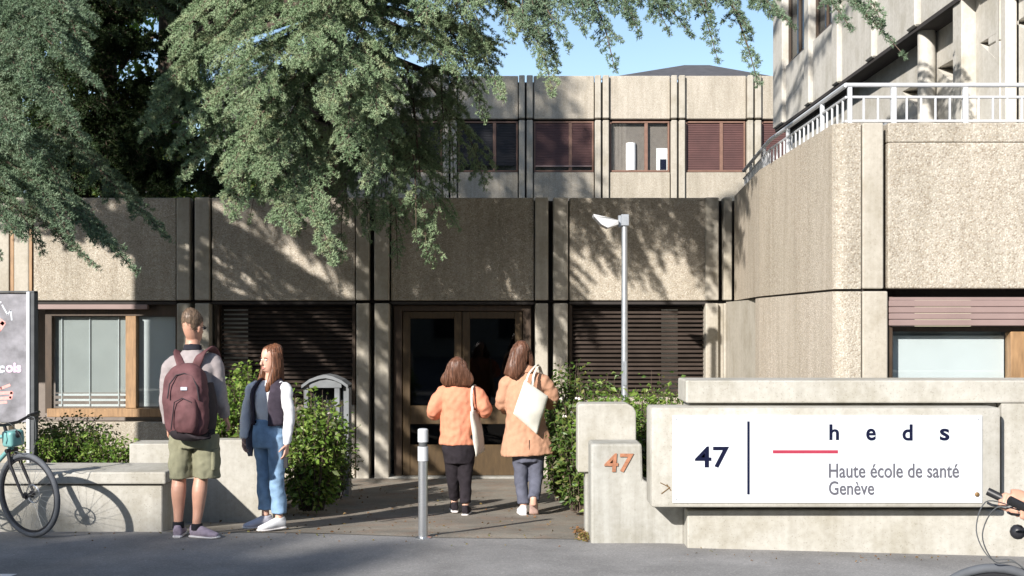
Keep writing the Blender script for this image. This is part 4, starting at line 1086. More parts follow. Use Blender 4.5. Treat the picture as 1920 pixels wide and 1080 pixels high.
def shrub(name, label, base, radii, mat, nstem=40, size=.05, per=34, seed=1, group=None, height=None, mat2=None, flowers=0, cat='shrub', rise=.5, spread=.9):
    rg = random.Random(seed); root = thing(name, label, cat, base, 0, group); nstem = int(nstem * 1.05); per = int(per * 1.3)
    B = Vector(base); tubes = []; pos = []; dr = []; fl = []
    H = radii[2]
    for i in range(nstem):
        a = rg.uniform(0, 2 * math.pi); rr = math.sqrt(rg.random()) * spread
        tip = B + Vector((math.cos(a) * rr * radii[0], math.sin(a) * rr * radii[1], H * (rise + (1 - rise) * math.sqrt(max(0, 1 - rr * rr))) * rg.uniform(.7, 1.08)))
        foot = B + Vector((math.cos(a) * rr * radii[0] * .35, math.sin(a) * rr * radii[1] * .35, 0))
        mid = foot.lerp(tip, .55) + Vector((rg.uniform(-.06, .06), rg.uniform(-.06, .06), .08))
        pts = []
        for k in range(9):
            t = k / 8; pts.append(foot.lerp(mid, t).lerp(mid.lerp(tip, t), t))
        tubes.append((pts, [.007 * (1 - .7 * k / 8) for k in range(9)]))
        for k in range(per):
            t = rg.uniform(.06, 1.0); f = t * 8; j = min(7, int(f)); p = pts[j].lerp(pts[j + 1], f - j)
            th = rg.uniform(0, 2 * math.pi); e = rg.uniform(0, .13)
            dd = Vector((math.cos(th), math.sin(th), rg.uniform(-.25, .7))).normalized()
            pos.append(p + dd * e); dr.append(dd)
        if flowers and rg.random() < flowers: fl.append(tip + Vector((rg.uniform(-.08, .08), -.05, rg.uniform(-.1, .02))))
    tubes_mesh('stems', tubes, M_TWIG, root, 4)
    pos = np.array([tuple(p) for p in pos]); dr = np.array([tuple(p) for p in dr]); w = np.array(B)
    me = leaf_mesh(pos - w, dr, size, mat); o = bpy.data.objects.new('foliage', me); COL.objects.link(o); o.parent = root
    if mat2:
        k = RNG.random(len(pos)) < .10
        me = leaf_mesh(pos[k] - w + np.array([0, -.02, .02]), dr[k], size, mat2); o = bpy.data.objects.new('foliage', me); COL.objects.link(o); o.parent = root
    for p in fl:
        q = []
        for k in range(7):
            th = k * .9; q.append(Vector((math.cos(th), math.sin(th) - .4, .5)))
        me = leaf_mesh(np.array([tuple(p)] * 7) - w, np.array([tuple(v) for v in q]), .028, M_FLOWER, 'flower', .9, .2)
        o = bpy.data.objects.new('flower', me); COL.objects.link(o); o.parent = root
    return root
def SB(px, y): return (X(px, y), y, gz(X(px, y), y) + .05)
shrub('green_hedge', 'bright leafy hedge bush between the two standing people', (X(438, 11.5), 11.5, .0), (.42, .35, 1.25), M_LEAF, 90, .064, 38, 1, rise=.8)
shrub('rose_bush', 'tall dark leafy bush with few pale flowers right of the standing woman', SB(585, 11.7), (.38, .36, 1.14), M_LEAF, 100, .064, 34, 2, flowers=.12, mat2=M_LEAFP, rise=.55)
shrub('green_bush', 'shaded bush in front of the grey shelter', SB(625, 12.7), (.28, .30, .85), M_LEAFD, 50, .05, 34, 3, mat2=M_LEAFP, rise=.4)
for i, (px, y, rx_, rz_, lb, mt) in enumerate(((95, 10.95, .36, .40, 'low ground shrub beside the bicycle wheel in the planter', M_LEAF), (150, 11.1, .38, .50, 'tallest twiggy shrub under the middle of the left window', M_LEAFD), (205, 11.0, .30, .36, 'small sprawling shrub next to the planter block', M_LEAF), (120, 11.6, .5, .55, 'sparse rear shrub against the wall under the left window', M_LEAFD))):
    shrub('planter_shrub', lb, (X(px, y), y, .28), (rx_, .25, rz_), mt, 46, .042, 24, 10 + i, 'low shrubs in the planter behind the bench', mat2=M_LEAFP if i % 2 else None)
b = MB(); b.box(-7.5, X(241, 10.7), 10.56, 11.9, -.3, .27); set_props(b.build('planting_bed', M_SOIL), kind='structure')
# right hedge behind the sign wall
RH = [(1088, 11.6, .30, 1.15, M_LEAFD, 'dark flowering bush beside the coat-wearing woman', .25, .55), (1135, 11.0, .36, 1.18, M_LEAF, 'green bush rising behind the plain concrete post', .0, .55), (1205, 10.4, .34, 1.12, M_LEAF, 'brightest bush between post and sign wall under the lamp', .12, .6),
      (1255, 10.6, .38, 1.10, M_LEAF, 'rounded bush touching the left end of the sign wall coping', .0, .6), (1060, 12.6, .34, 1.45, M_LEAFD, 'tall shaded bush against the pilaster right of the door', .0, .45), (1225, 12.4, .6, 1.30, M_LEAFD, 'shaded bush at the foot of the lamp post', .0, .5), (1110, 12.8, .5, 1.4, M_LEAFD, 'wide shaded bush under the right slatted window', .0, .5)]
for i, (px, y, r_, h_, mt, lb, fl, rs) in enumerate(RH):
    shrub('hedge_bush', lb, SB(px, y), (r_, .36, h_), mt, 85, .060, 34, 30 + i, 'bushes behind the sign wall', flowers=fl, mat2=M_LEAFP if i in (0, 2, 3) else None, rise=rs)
# small plant tuft in the path edge by the pillar
lf = []
rg = random.Random(3)
for i in range(240):
    x = X(rg.uniform(1086, 1108), 9.4); y = rg.uniform(9.25, 9.9); lf.append((x + rg.gauss(0, .02), y, gz(x, y) + rg.uniform(.004, .03)))
me = leaf_mesh(np.array(lf), RNG.normal(size=(len(lf), 3)) * np.array([1, 1, .15]), .035, mat_leaf('fallen_leaves', [(.10, .05, .02), (.22, .11, .05), (.12, .13, .03)], .1), 'fallen_leaves')
o = link_mesh('fallen_leaves', me); set_props(o, 'brown fallen leaves gathered at the foot of the posts', 'leaves', kind='stuff')
lf = []
for i in range(260):
    x = rg.uniform(-3, 1.0); y = rg.uniform(9.5, 14.5); lf.append((x, y, gz(x, y) + .012))
me = leaf_mesh(np.array(lf), RNG.normal(size=(len(lf), 3)) * np.array([1, 1, .1]), .035, MATS['fallen_leaves'], 'scattered_leaves')
o = link_mesh('scattered_leaves', me); set_props(o, 'loose dry leaves scattered over the entrance path', 'leaves', kind='stuff')

lf = []
for i in range(170):
    x = rg.uniform(-4.4, 3.9); y = 9.75 - abs(rg.gauss(0, .35)) if x < 1.3 else 8.98 - abs(rg.gauss(0, .22)); lf.append((x, y, gz(x, y) + .006))
me = leaf_mesh(np.array(lf), RNG.normal(size=(len(lf), 3)) * np.array([1, 1, .1]), .022, MATS['fallen_leaves'], 'leaf_litter')
o = link_mesh('leaf_litter', me); set_props(o, 'small dry leaves and grit along the wall bases on the pavement', 'leaves', kind='stuff')

# ------------------------------------------------------------------ broadleaf trees: one behind the cedar, two on the street behind the camera
def broadleaf(label, base, h, cr, cz, mat, n, size, seed, trunk_r=.2, name='broadleaf_tree', squash=.8, clumps=60, cs=.55):
    rg = np.random.default_rng(seed); r2 = random.Random(seed)
    root = thing(name, label, 'tree', base); B = Vector(base)
    limb(root, [B, B + Vector((.05, .02, h * .3)), B + Vector((-.04, .05, h * .55)), B + Vector((0, 0, h * .85))], trunk_r, trunk_r * .25, 'trunk', n=12)
    cc = []
    for i in range(clumps):
        d = Vector((r2.gauss(0, 1), r2.gauss(0, 1), r2.gauss(0, 1))).normalized() * (r2.random() ** .4)
        c = B + Vector((d.x * cr, d.y * cr, cz + d.z * cr * squash)); cc.append((c, r2.uniform(.3, .6) * cr * cs))
        if i % 3 == 0:
            s = B + Vector((0, 0, h * r2.uniform(.35, .7))); limb(root, [s, s.lerp(c, .5) + Vector((0, 0, .2)), c], trunk_r * .3, .015, n=6)
    per = n // clumps; pos = []
    for c, r in cc:
        v = unit(rg.normal(size=(per, 3))) * (rg.random((per, 1)) ** .45) * r; pos.append(v + np.array(c))
    pos = np.concatenate(pos); dr = unit(rg.normal(size=pos.shape) + np.array([0, 0, -.2]))
    me = leaf_mesh(pos - np.array(B), dr, size, mat, 'crown'); o = bpy.data.objects.new('crown', me); COL.objects.link(o); o.parent = root
    return root
broadleaf('sunlit light green tree glimpsed high behind the dark cedar at left', (X(150, 27), 27, -.4), 9.0, 2.6, 8.2, M_LEAFB, 9000, .14, 3, .2)
broadleaf('green tree glimpsed through the cedar beside the rear building', (X(430, 30), 30, -.4), 6.0, 2.2, 5.0, M_LEAFB, 6000, .16, 4, .18)

broadleaf('dark evergreen tree standing in shade behind the left part of the entrance block', (X(110, 21), 21, -.4), 7.5, 2.4, 4.4, M_LEAFD, 9000, .15, 6, .2, 'evergreen_tree', squash=1.2)
broadleaf('dark rounded evergreen behind the entrance block left of the rear building', (X(300, 22), 22, -.4), 6.5, 1.9, 3.9, M_LEAFD, 7000, .15, 7, .2, 'evergreen_tree', squash=1.3)
# ------------------------------------------------------------------ people
M_SKIN = mat_plain('skin', (0.50, 0.27, 0.19), 0.5, var=.08, scale=20)
M_SKINP = mat_plain('pale_skin', (0.60, 0.35, 0.26), 0.5, var=.06, scale=20)
def cloth(name, col, var=.10, scale=25, rough=.9): return mat_plain(name, col, rough, var=var, scale=scale, bumps=.35, bscale=300, spec=.2)
M_SHIRT = cloth('grey_shirt', (0.30, 0.265, 0.265)); M_TEE = cloth('black_cloth', (0.022, 0.022, 0.03)); M_OLIVE = cloth('olive_cotton', (0.205, 0.20, 0.135))
M_PACK = cloth('maroon_nylon', (0.115, 0.052, 0.056), .25, 12, .7); M_PACKD = cloth('dark_nylon', (0.03, 0.024, 0.028), .2, 12, .7)
M_DENIM = cloth('blue_denim', (0.215, 0.335, 0.49), .22, 14); M_DENIMG = cloth('grey_denim', (0.10, 0.105, 0.14), .2, 14); M_VEST = cloth('plum_vest', (0.050, 0.040, 0.055), .2)
M_WSHIRT = cloth('white_cotton', (0.70, 0.70, 0.72), .05); M_ORANGE = cloth('orange_fleece', (0.60, 0.245, 0.15), .08); M_CAMEL = cloth('camel_wool', (0.46, 0.255, 0.165), .07)
M_BLKJ = cloth('black_trousers', (0.022, 0.018, 0.022), .2); M_TOTE = cloth('cream_canvas', (0.62, 0.60, 0.53), .05); M_SNEAK = cloth('pale_sneaker', (0.50, 0.50, 0.58), .08)
M_SNEAKM = cloth('mauve_sneaker', (0.30, 0.25, 0.31), .15); M_SOLE = cloth('white_sole', (0.66, 0.63, 0.62), .05); M_SOLEP = cloth('pinkish_sole', (0.55, 0.38, 0.33), .08)
M_SOCK = cloth('dark_sock', (0.02, 0.02, 0.025))
def hairmat(name, a, b_):
    m = bpy.data.materials.new(name); nt, N, L, bs = nodes_of(m)
    f = noise_tex(nt, mapping(nt, (90, 90, 6)), 1.0, 4, .7); r = ramp(nt, [(.3, a), (.7, b_)]); L.new(f, r.inputs[0]); L.new(r.outputs[0], bs.inputs['Base Color'])
    bs.inputs['Roughness'].default_value = .45; bs.inputs['Specular IOR Level'].default_value = .4
    bump(nt, f, .6, .004, bs); return m
M_HAIRB = hairmat('brown_hair', (.06, .026, .016), (.21, .095, .055)); M_HAIRA = hairmat('auburn_hair', (.07, .028, .015), (.26, .11, .055)); M_HAIRS = hairmat('sandy_hair', (.07, .045, .03), (.22, .15, .10))

def V3(*a): return Vector(a)
def lerp_chain(ch, n):
    """Catmull-Rom refine of [(x,y,z,a,b), ...]"""
    A = [np.array(c, dtype=float) for c in ch]; out = []
    for i in range(len(A) - 1):
        p0, p1, p2, p3 = A[max(0, i - 1)], A[i], A[i + 1], A[min(len(A) - 1, i + 2)]
        for k in range(n):
            t = k / n; out.append(.5 * ((2 * p1) + (-p0 + p2) * t + (2 * p0 - 5 * p1 + 4 * p2 - p3) * t * t + (-p0 + 3 * p1 - 3 * p2 + p3) * t ** 3))
    out.append(A[-1]); return out
def add_loft(bm, chain, side=(1, 0, 0), n=18, refine=4, sq=2.0):
    """closed tube of elliptic rings: a = half width along 'side', b = half width across"""
    pts = lerp_chain(chain, refine) if refine > 1 and len(chain) > 2 else [np.array(c, dtype=float) for c in chain]
    C = np.array([p[:3] for p in pts]); T = unit(np.gradient(C, axis=0)); sd = np.array(side, dtype=float); rings = []
    for i, p in enumerate(pts):
        t = T[i]; s = sd - t * sd.dot(t)
        if np.linalg.norm(s) < .05: s = np.cross(t, [0.0, 1.0, 0.1])
        s = s / np.linalg.norm(s); u = np.cross(t, s); a, b_ = max(.002, p[3]), max(.002, p[4]); ring = []
        for k in range(n):
            th = 2 * math.pi * k / n; c_, s_ = math.cos(th), math.sin(th)
            if sq != 2.0: c_ = math.copysign(abs(c_) ** (2 / sq), c_); s_ = math.copysign(abs(s_) ** (2 / sq), s_)
            ring.append(bm.verts.new(Vector(C[i] + s * c_ * a + u * s_ * b_)))
        rings.append(ring)
    for i in range(len(rings) - 1):
        for k in range(n): bm.faces.new((rings[i][k], rings[i][(k + 1) % n], rings[i + 1][(k + 1) % n], rings[i + 1][k]))
    bm.faces.new(rings[0][::-1]); bm.faces.new(rings[-1])

def fuse(name, chains, mat, parent, voxel=.010, smooth_it=3, folds=0.0, fscale=(9, 9, 5), fseed=0, extra=None):
    """chains: [(chain, side[, sq])] fused into ONE continuous surface"""
    bm = bmesh.new()
    for c in chains:
        add_loft(bm, c[0], c[1] if len(c) > 1 else (1, 0, 0), sq=(c[2] if len(c) > 2 else 2.0))
    if extra: extra(bm)
    bmesh.ops.recalc_face_normals(bm, faces=bm.faces)
    me = bpy.data.meshes.new(name); bm.to_mesh(me); bm.free()
    o = bpy.data.objects.new(name, me); COL.objects.link(o)
    md = o.modifiers.new('r', 'REMESH'); md.mode = 'VOXEL'; md.voxel_size = voxel
    if smooth_it: sm = o.modifiers.new('s', 'SMOOTH'); sm.iterations = smooth_it; sm.factor = .5
    dg = bpy.context.evaluated_depsgraph_get(); dg.update()
    m2 = bpy.data.meshes.new_from_object(o.evaluated_get(dg)); bpy.data.objects.remove(o); bpy.data.meshes.remove(me); m2.name = name
    if folds > 0:
        n = len(m2.vertices); co = np.empty(n * 3); m2.vertices.foreach_get('co', co); co = co.reshape(-1, 3)
        no = np.empty(n * 3); m2.vertices.foreach_get('normal', no); no = no.reshape(-1, 3)
        off = Vector((fseed * 3.1, fseed * 1.7, fseed * 2.3))
        d = np.array([mnoise.noise(Vector((c[0] * fscale[0] + c[2] * 3, c[1] * fscale[1], c[2] * fscale[2] + c[0] * 4)) + off) + .5 * mnoise.noise(Vector((c[0] * 22, c[1] * 22, c[2] * 15 - c[0] * 10)) + off) + .9 * (.35 - abs(mnoise.noise(Vector((c[0] * 7 + c[2] * 5, c[1] * 7, c[2] * 11 - c[0] * 6)) + off * 2))) for c in co])
        co = co + no * (d * folds)[:, None]; m2.vertices.foreach_set('co', co.ravel())
    m2.polygons.foreach_set('use_smooth', [True] * len(m2.polygons)); m2.materials.clear(); m2.update()
    return link_mesh(name, m2, mat, parent)


from mathutils.bvhtree import BVHTree
def strands(hair_o, n, steps, step, mat, seed, r0=.0020, zmin=None, lift=.0025, spread=.07):
    """single locks combed downwards over the hair surface"""
    me = hair_o.data; bv = BVHTree.FromPolygons([v.co.copy() for v in me.vertices], [tuple(p.vertices) for p in me.polygons]); rg = random.Random(seed); tubes = []
    zs = [v.co.z for v in me.vertices]; zt, zb_ = max(zs), min(zs); off = worldloc(hair_o.parent)
    for i in range(n):
        p = me.vertices[rg.randrange(len(me.vertices))].co.copy()
        if p.z < zb_ + (zt - zb_) * .12: continue
        d = V3(rg.uniform(-1, 1) * spread, rg.uniform(-1, 1) * spread, -1); pts = []
        for k in range(rg.randint(max(2, steps // 2), steps)):
            loc, nor, _, _ = bv.find_nearest(p)
            if loc is None: break
            q = loc + nor * (lift * (.4 + rg.random())); pts.append(q + off)
            t = d - nor * d.dot(nor)
            if t.length < .05: t = V3(rg.uniform(-1, 1), rg.uniform(-1, 1), -.2)
            p = q + (t.normalized() * .75 + V3(0, 0, -.25)).normalized() * step
        if len(pts) > 2: tubes.append((pts, [r0 * (1 - .75 * k / len(pts)) for k in range(len(pts))]))
    return tubes_mesh('hair_strands', tubes, mat, hair_o.parent, 4)

def limbchain(p, q, r0, r1, mid=None, bulge=None):
    """tapered limb segment with optional muscle bulge"""
    p, q = Vector(p), Vector(q); out = [(*p, r0, r0)]
    if bulge: out.append((*p.lerp(q, bulge[0]), bulge[1], bulge[1]))
    out.append((*q, r1, r1)); return out
def bend(pts): return [(*p, r, r) for p, r in pts]

def head_chains(c, f, H=.235, jaw=1.0, up=V3(0, 0, 1)):
    """c: chin-level centre of the skull axis, f: facing"""
    f = Vector((f[0], f[1], 0)).normalized(); r = V3(f.y, -f.x, 0); c = Vector(c)
    rows = [(.0, .045, .028, .03), (.08, .036, .046 * jaw, .054), (.25, .016, .058, .080), (.45, 0, .067, .092), (.65, -.005, .073, .097), (.82, -.008, .067, .087), (.94, -.01, .045, .06), (1.0, -.01, .015, .02)]
    k = H / .235
    sk = [(*(c + up * (z * H) + f * fo * k), a * k, b_ * k) for z, fo, a, b_ in rows]
    ch = [(sk, r)]
    ch.append(([(*(c + up * (.52 * H) + f * .088 * k), .007, .008), (*(c + up * (.40 * H) + f * .104 * k), .009, .010), (*(c + up * (.33 * H) + f * .108 * k), .014, .011), (*(c + up * (.29 * H) + f * .096 * k), .012, .008)], r))
    for s in (-1, 1):
        e = c + r * s * .070 * k + up * (.43 * H) - f * .008
        ch.append(([(*(e + up * .028), .006, .012), (*(e + up * .012 + r * s * .006), .008, .018), (*(e - up * .012 + r * s * .003), .007, .013), (*(e - up * .026), .005, .007)], r))
    ch.append(([(*(c + up * (.20 * H) + f * .083 * k), .020, .010), (*(c + up * (.16 * H) + f * .083 * k), .017, .010)], r))
    return ch
def face_parts(root, c, f, H=.235, brow=None, lips=(.36, .10, .09)):
    f = Vector((f[0], f[1], 0)).normalized(); r = V3(f.y, -f.x, 0); c = Vector(c); k = H / .235; up = V3(0, 0, 1)
    ml = mat_plain('lip', lips, .5, var=.05); mw = MATS.get('eye_white') or mat_plain('eye_white', (.7, .68, .66), .3, var=.02); mi = MATS.get('iris') or mat_plain('iris', (.03, .02, .015), .2)
    for s in (-1, 1):
        e = c + up * (.475 * H) + r * s * .031 * k + f * .080 * k
        m = MB(); m.sphere(e - f * .003, .0102, n=12); eye = m.build('eye', mw, root, True)
        m = MB(); m.sphere(e + f * .0035, .0056, n=10); m.build('iris', mi, eye, True)
        m = MB(); b0 = e + up * .018 + f * .010
        m.tube([b0 - r * s * .014, b0 + up * .003 + r * s * .003, b0 + r * s * .018 - f * .008], [.0028, .0034, .002], 6); m.build('eyebrow', brow or M_HAIRB, root, True)
    m = MB(); l0 = c + up * (.185 * H) + f * .0895 * k
    m.tube([l0 - r * .021 - f * .008, l0 - r * .008 + up * .003, l0 + r * .008 + up * .003, l0 + r * .021 - f * .008], [.0015, .0036, .0036, .0015], 8)
    m.tube([l0 - r * .018 - f * .007 - up * .008, l0 - up * .009, l0 + r * .018 - f * .007 - up * .008], [.0015, .0044, .0015], 8); m.build('lips', ml, root, True)

def hand_chains(w, d, n, thumb, curl=.5, sc=1.0):
    """w wrist, d finger direction, n back-of-hand normal, thumb: side vector; relaxed curled fingers"""
    w = Vector(w); d = Vector(d).normalized(); th = Vector(thumb); th = (th - d * th.dot(d)).normalized(); n = d.cross(th).normalized() if Vector(n).dot(d.cross(th)) > 0 else th.cross(d).normalized()
    out = [([(*w, .026 * sc, .020 * sc), (*(w + d * .035 * sc), .036 * sc, .016 * sc), (*(w + d * .085 * sc), .041 * sc, .013 * sc), (*(w + d * .098 * sc), .036 * sc, .010 * sc)], th)]
    for i, (L, off) in enumerate(((.070, .029), (.078, .010), (.072, -.010), (.057, -.028))):
        b0 = w + d * (.088 - .004 * abs(i - 1)) * sc + th * off * sc; pts = [(b0 - d * .015, .0088 * sc)]; a = 0; p = b0.copy(); r_ = .0086 * sc
        for k, fr in enumerate((.45, .30, .25)):
            a += curl * (.55 + .25 * k + .06 * i); dd = d * math.cos(a) - n * math.sin(a); pts.append((p.copy(), r_)); p = p + dd * L * fr * sc; r_ *= .90
        pts.append((p, r_ * .85)); out.append((bend(pts), th))
    t0 = w + d * .022 * sc + th * .026 * sc; t1 = t0 + (d * .55 + th * .75 - n * .25).normalized() * .040 * sc; t2 = t1 + (d * .9 + th * .25 - n * .45 * (1 + curl)).normalized() * .030 * sc; t3 = t2 + (d * .9 - th * .1 - n * .5 * (1 + curl)).normalized() * .024 * sc
    out.append((bend([(t0 - th * .01, .013 * sc), (t1, .0105 * sc), (t2, .0092 * sc), (t3, .0065 * sc)]), n))
    return out

def shoe(root, ankle, toe, mat, sole_mat, L=.27, floor=None, pitch=0.0, name='shoe', w=.046):
    """ankle: joint; toe: horizontal direction; pitch>0 lifts the heel"""
    a = Vector(ankle); t = Vector((toe[0], toe[1], 0)).normalized(); s = V3(t.y, -t.x, 0); z = floor
    def q(u, h):                                  # u along the foot from heel, h above floor, turned about the ball of the foot
        ball = .70 * L; du = u - ball; cu = math.cos(pitch); su = math.sin(pitch)
        if du < 0: return a + t * (-.065 - 0 + ball + du * cu - h * su * -1 * 0) + V3(0, 0, 0) + (V3(0, 0, z - a.z) + V3(0, 0, -du * su + h * cu)) + t * (h * su)
        return a + t * (-.065 + u) + V3(0, 0, z - a.z + h)
    up = [(*q(.012, .050), w * .72, .045), (*q(.05, .055), w * .86, .050), (*q(.10, .055), w * .92, .046), (*q(.16, .043), w * 1.0, .036), (*q(.22, .034), w * .95, .026), (*q(.262, .030), w * .55, .018)]
    col = [(*q(.055, .05), w * .8, .05), (*q(.060, .105), w * .80, .048)]
    o = fuse(name, [(up, s), (col, s)], mat, root, .009, 2)
    so = [(*q(.004, .012), w * .7, .012), (*q(.04, .013), w * .95, .013), (*q(.10, .012), w * .92, .012), (*q(.18, .012), w * 1.1, .012), (*q(.235, .014), w * .95, .012), (*q(.272, .018), w * .5, .010)]
    fuse('sole', [(so, s)], sole_mat, o, .007, 1)
    return o

def person(label, px, foot_py, y):
    g = Vector((X(px, y), y, Z(foot_py, y)))
    return thing('person', label, 'person', g), (lambda qx, qy, dy=0.0: Vector((X(qx, y), y + dy, Z(qy, y)))), g.z
def bone(chain_pts, side=(1, 0, 0)): return ([(*p, a, b_) for p, a, b_ in chain_pts], side)

# ---------------- man with backpack, seen from behind
ym = 9.48
man, q, fl = person('short-haired man in grey shirt and olive shorts seen from behind', 362, 1007, ym)
f = Vector((.42, .90, 0)).normalized(); r = V3(f.y, -f.x, 0) 
rs = V3(.97, -.24, 0)
chin = q(362, 641); 
Lsh, Rsh = q(322, 682), q(400, 676); Lel, Rel = q(311, 742, .02), q(411, 738, .0); Lwr, Rwr = q(313, 797, .05), q(417, 785, .10)
pel, wai, che, nek = q(362, 812), q(362, 775), q(361, 715), q(361, 668)
Lhip, Rhip = q(340, 818), q(386, 818); Lkn, Rkn = q(335, 893, .02), q(376, 893, .02); Lan, Ran = q(335, 985, -.01), q(371, 988, -.03)
body = head_chains(chin, f)
body.append(bone([(nek - V3(0, 0, .02), .075, .065), (q(361, 655), .060, .060), (q(361, 630, .02), .056, .060)], rs))
body.append(bone([(pel - V3(0, 0, .05), .15, .11), (pel, .165, .12), (wai, .145, .105), (che, .165, .115), (q(361, 690), .17, .10), (nek, .09, .07)], rs))
for s_, e_, w_, th in ((Lsh, Lel, Lwr, -1), (Rsh, Rel, Rwr, 1)):
    body.append((bend([(s_, .055), (s_.lerp(e_, .4), .050), (e_, .040), (e_.lerp(w_, .3), .040), (w_, .027)]), rs))
body += hand_chains(Lwr, (.05, .12, -1), (-1, 0, 0), (0.1, 1, 0), .45); body += hand_chains(Rwr, (.15, .6, -.7), (1, 0, 0), (-.3, .6, .5), .5)
for h_, k_, a_ in ((Lhip, Lkn, Lan), (Rhip, Rkn, Ran)):
    kn = k_ + V3(0, .0, 0)
    body.append((bend([(h_, .085), (h_.lerp(kn, .5), .075), (kn, .056), (kn.lerp(a_, .30) + V3(0, -.012, 0), .060), (kn.lerp(a_, .65), .045), (a_ + V3(0, 0, .05), .036), (a_ - V3(0, 0, .03), .036)]), rs))
fuse('body', body, M_SKIN, man, .0065, 2)
hc = chin; Hh = .235
hair = [bone([(hc + V3(0, 0, .060) - f * .040, .042, .040), (hc + V3(0, 0, .10) - f * .026, .064, .068), (hc + V3(0, 0, .15) - f * .016, .0745, .087), (hc + V3(0, 0, .195) - f * .008, .0745, .093), (hc + V3(0, 0, .230) + f * .004, .058, .080), (hc + V3(0, 0, .250) + f * .016, .030, .045)], r)]
strands(fuse('hair', hair, M_HAIRS, man, .006, 1, .002, (60, 60, 60)), 1400, 3, .007, M_HAIRS, 1, .0018, spread=1.0)
face_parts(man, chin, f)
shirt = [bone([(q(361, 803), .172, .125), (wai, .168, .125), (che, .19, .135), (q(361, 692), .20, .12), (q(361, 674), .150, .10), (q(361, 661), .092, .082), (q(361, 655), .076, .072)], rs)]
for s_, e_, w_ in ((Lsh, Lel, Lwr), (Rsh, Rel, Rwr)):
    shirt.append((bend([(s_.lerp(nek, .5) + V3(0, 0, -.02), .060), (s_ + V3(0, 0, -.015), .068), (s_.lerp(e_, .45), .068), (e_, .060), (e_.lerp(w_, .45), .056), (w_ + V3(0, 0, .01), .043)]), rs))
fuse('shirt', shirt, M_SHIRT, man, .010, 2, .010, (7, 7, 9), 1)
fuse('collar', [bone([(q(361, 659), .080, .076), (q(361, 647, .01), .070, .068)], rs)], M_TEE, man, .008, 1)
fuse('undershirt', [bone([(q(364, 822), .178, .13), (q(364, 806), .176, .132), (q(364, 796), .165, .122)], rs)], M_TEE, man, .009, 1, .004)
sh = [bone([(q(362, 838), .180, .13), (q(362, 822), .178, .128), (q(362, 808), .166, .12)], rs)]
sh.append(bone([(q(341, 815), .095, .10), (q(340, 850), .100, .105), (q(340, 880, .01), .096, .105), (q(340, 895, .015), .094, .102)], rs))
sh.append(bone([(q(386, 815), .098, .10), (q(388, 850), .105, .108), (q(388, 880, .01), .103, .108), (q(388, 895, .015), .101, .105)], rs))
so_ = fuse('shorts', sh, M_OLIVE, man, .009, 2, .012, (10, 10, 8), 2)
pk = [bone([(q(404, 880, -.02), .030, .072), (q(404, 840, -.02), .034, .075)], (1, 0, 0), )]
fuse('pocket', pk, M_OLIVE, so_, .009, 1, .004)
for a_, tdir, pit in ((Lan, (-.10, 1), 0), (Ran, (.93, -.30), 0)):
    s = shoe(man, a_, tdir, M_SNEAKM, M_SOLE, floor=fl)
    fuse('sock', [bone([(a_ + V3(0, 0, .035), .044, .046), (a_ - V3(0, 0, .02), .047, .050)], rs)], M_SOCK, s, .008, 1)
gl = MB()
for s in (1, -1):
    t0 = chin + V3(0, 0, .115) + r * s * .074 * 1
    gl.tube([t0 - f * .01, t0 + f * .085], .003, 5)
    c0 = chin + V3(0, 0, .112) + r * s * .034 + f * .094; gl.sphere(c0, .018, (1, .35, .75), 10)
gl.build('sunglasses', M_BLACK, man, True)

bp = thing('backpack', 'maroon backpack with dark base worn by the man', 'backpack', q(366, 812, -.22))
bk = [bone([(q(367, 806, -.20), .155, .085), (q(366, 790, -.215), .180, .115), (q(364, 750, -.225), .185, .125), (q(363, 715, -.22), .175, .115), (q(362, 694, -.20), .135, .085), (q(362, 686, -.18), .075, .05)], rs) + (2.8,)]
fuse('pack', bk, M_PACK, bp, .010, 2, .007, (9, 9, 9), 4)
fuse('front_pocket', [bone([(q(368, 800, -.30), .085, .045), (q(368, 785, -.325), .112, .05), (q(368, 755, -.33), .112, .045), (q(367, 738, -.315), .085, .03)], rs) + (3.0,)], M_PACK, bp, .009, 2, .006, (12, 12, 12), 5)
fuse('base', [bone([(q(368, 815, -.19), .13, .08), (q(368, 805, -.205), .165, .108), (q(371, 797, -.215), .178, .117)], rs) + (2.8,)], M_PACKD, bp, .009, 2)
fuse('side_panel', [bone([(q(407, 800, -.19), .02, .07), (q(409, 760, -.19), .022, .085), (q(402, 715, -.18), .018, .07)], rs)], M_PACKD, bp, .008, 1)
m = MB(); pts = [q(338, 742, -.352), q(341, 716, -.343), q(352, 700, -.325), q(366, 697, -.318), q(381, 702, -.325), q(391, 720, -.345), q(395, 745, -.352)]
m.tube(pts, .006, 6); m.build('zip', M_PACKD, bp, True)
m = MB(); m.tube([q(345, 798, -.36), q(352, 748, -.378), q(366, 741, -.372), q(383, 748, -.38), q(388, 790, -.365)], .005, 6); m.build('zip', M_PACKD, bp, True)
m = MB(); m.tube([q(352, 687, -.20), q(354, 681, -.20), q(368, 681, -.20), q(370, 687, -.20)], .007, 6); m.build('handle', M_PACKD, bp, True)
m = MB(); m.box(q(362, 0).x, q(374, 0).x, ym - .362, ym - .345, q(0, 727).z, q(0, 721).z, .002); m.build('badge', M_SNEAK, bp)
def strap(name, pts, w, th, mat, parent, side=(1, 0, 0)):
    return fuse(name, [([(*p, w, th) for p in pts], side, 3.0)], mat, parent, .007, 1)
strap('strap', [q(374, 690, -.13), q(382, 670, -.125), q(389, 659, -.085), q(396, 654, 0.0), q(399, 668, .11), q(404, 712, .165), q(400, 765, .12)], .036, .011, M_PACK, bp, (.8, .1, .5))
strap('strap', [q(350, 692, -.13), q(344, 677, -.105), q(336, 664, -.05), q(332, 660, .04), q(328, 680, .13), q(324, 720, .165), q(332, 770, .12)], .034, .011, M_PACK, bp, (.8, 0, -.4))

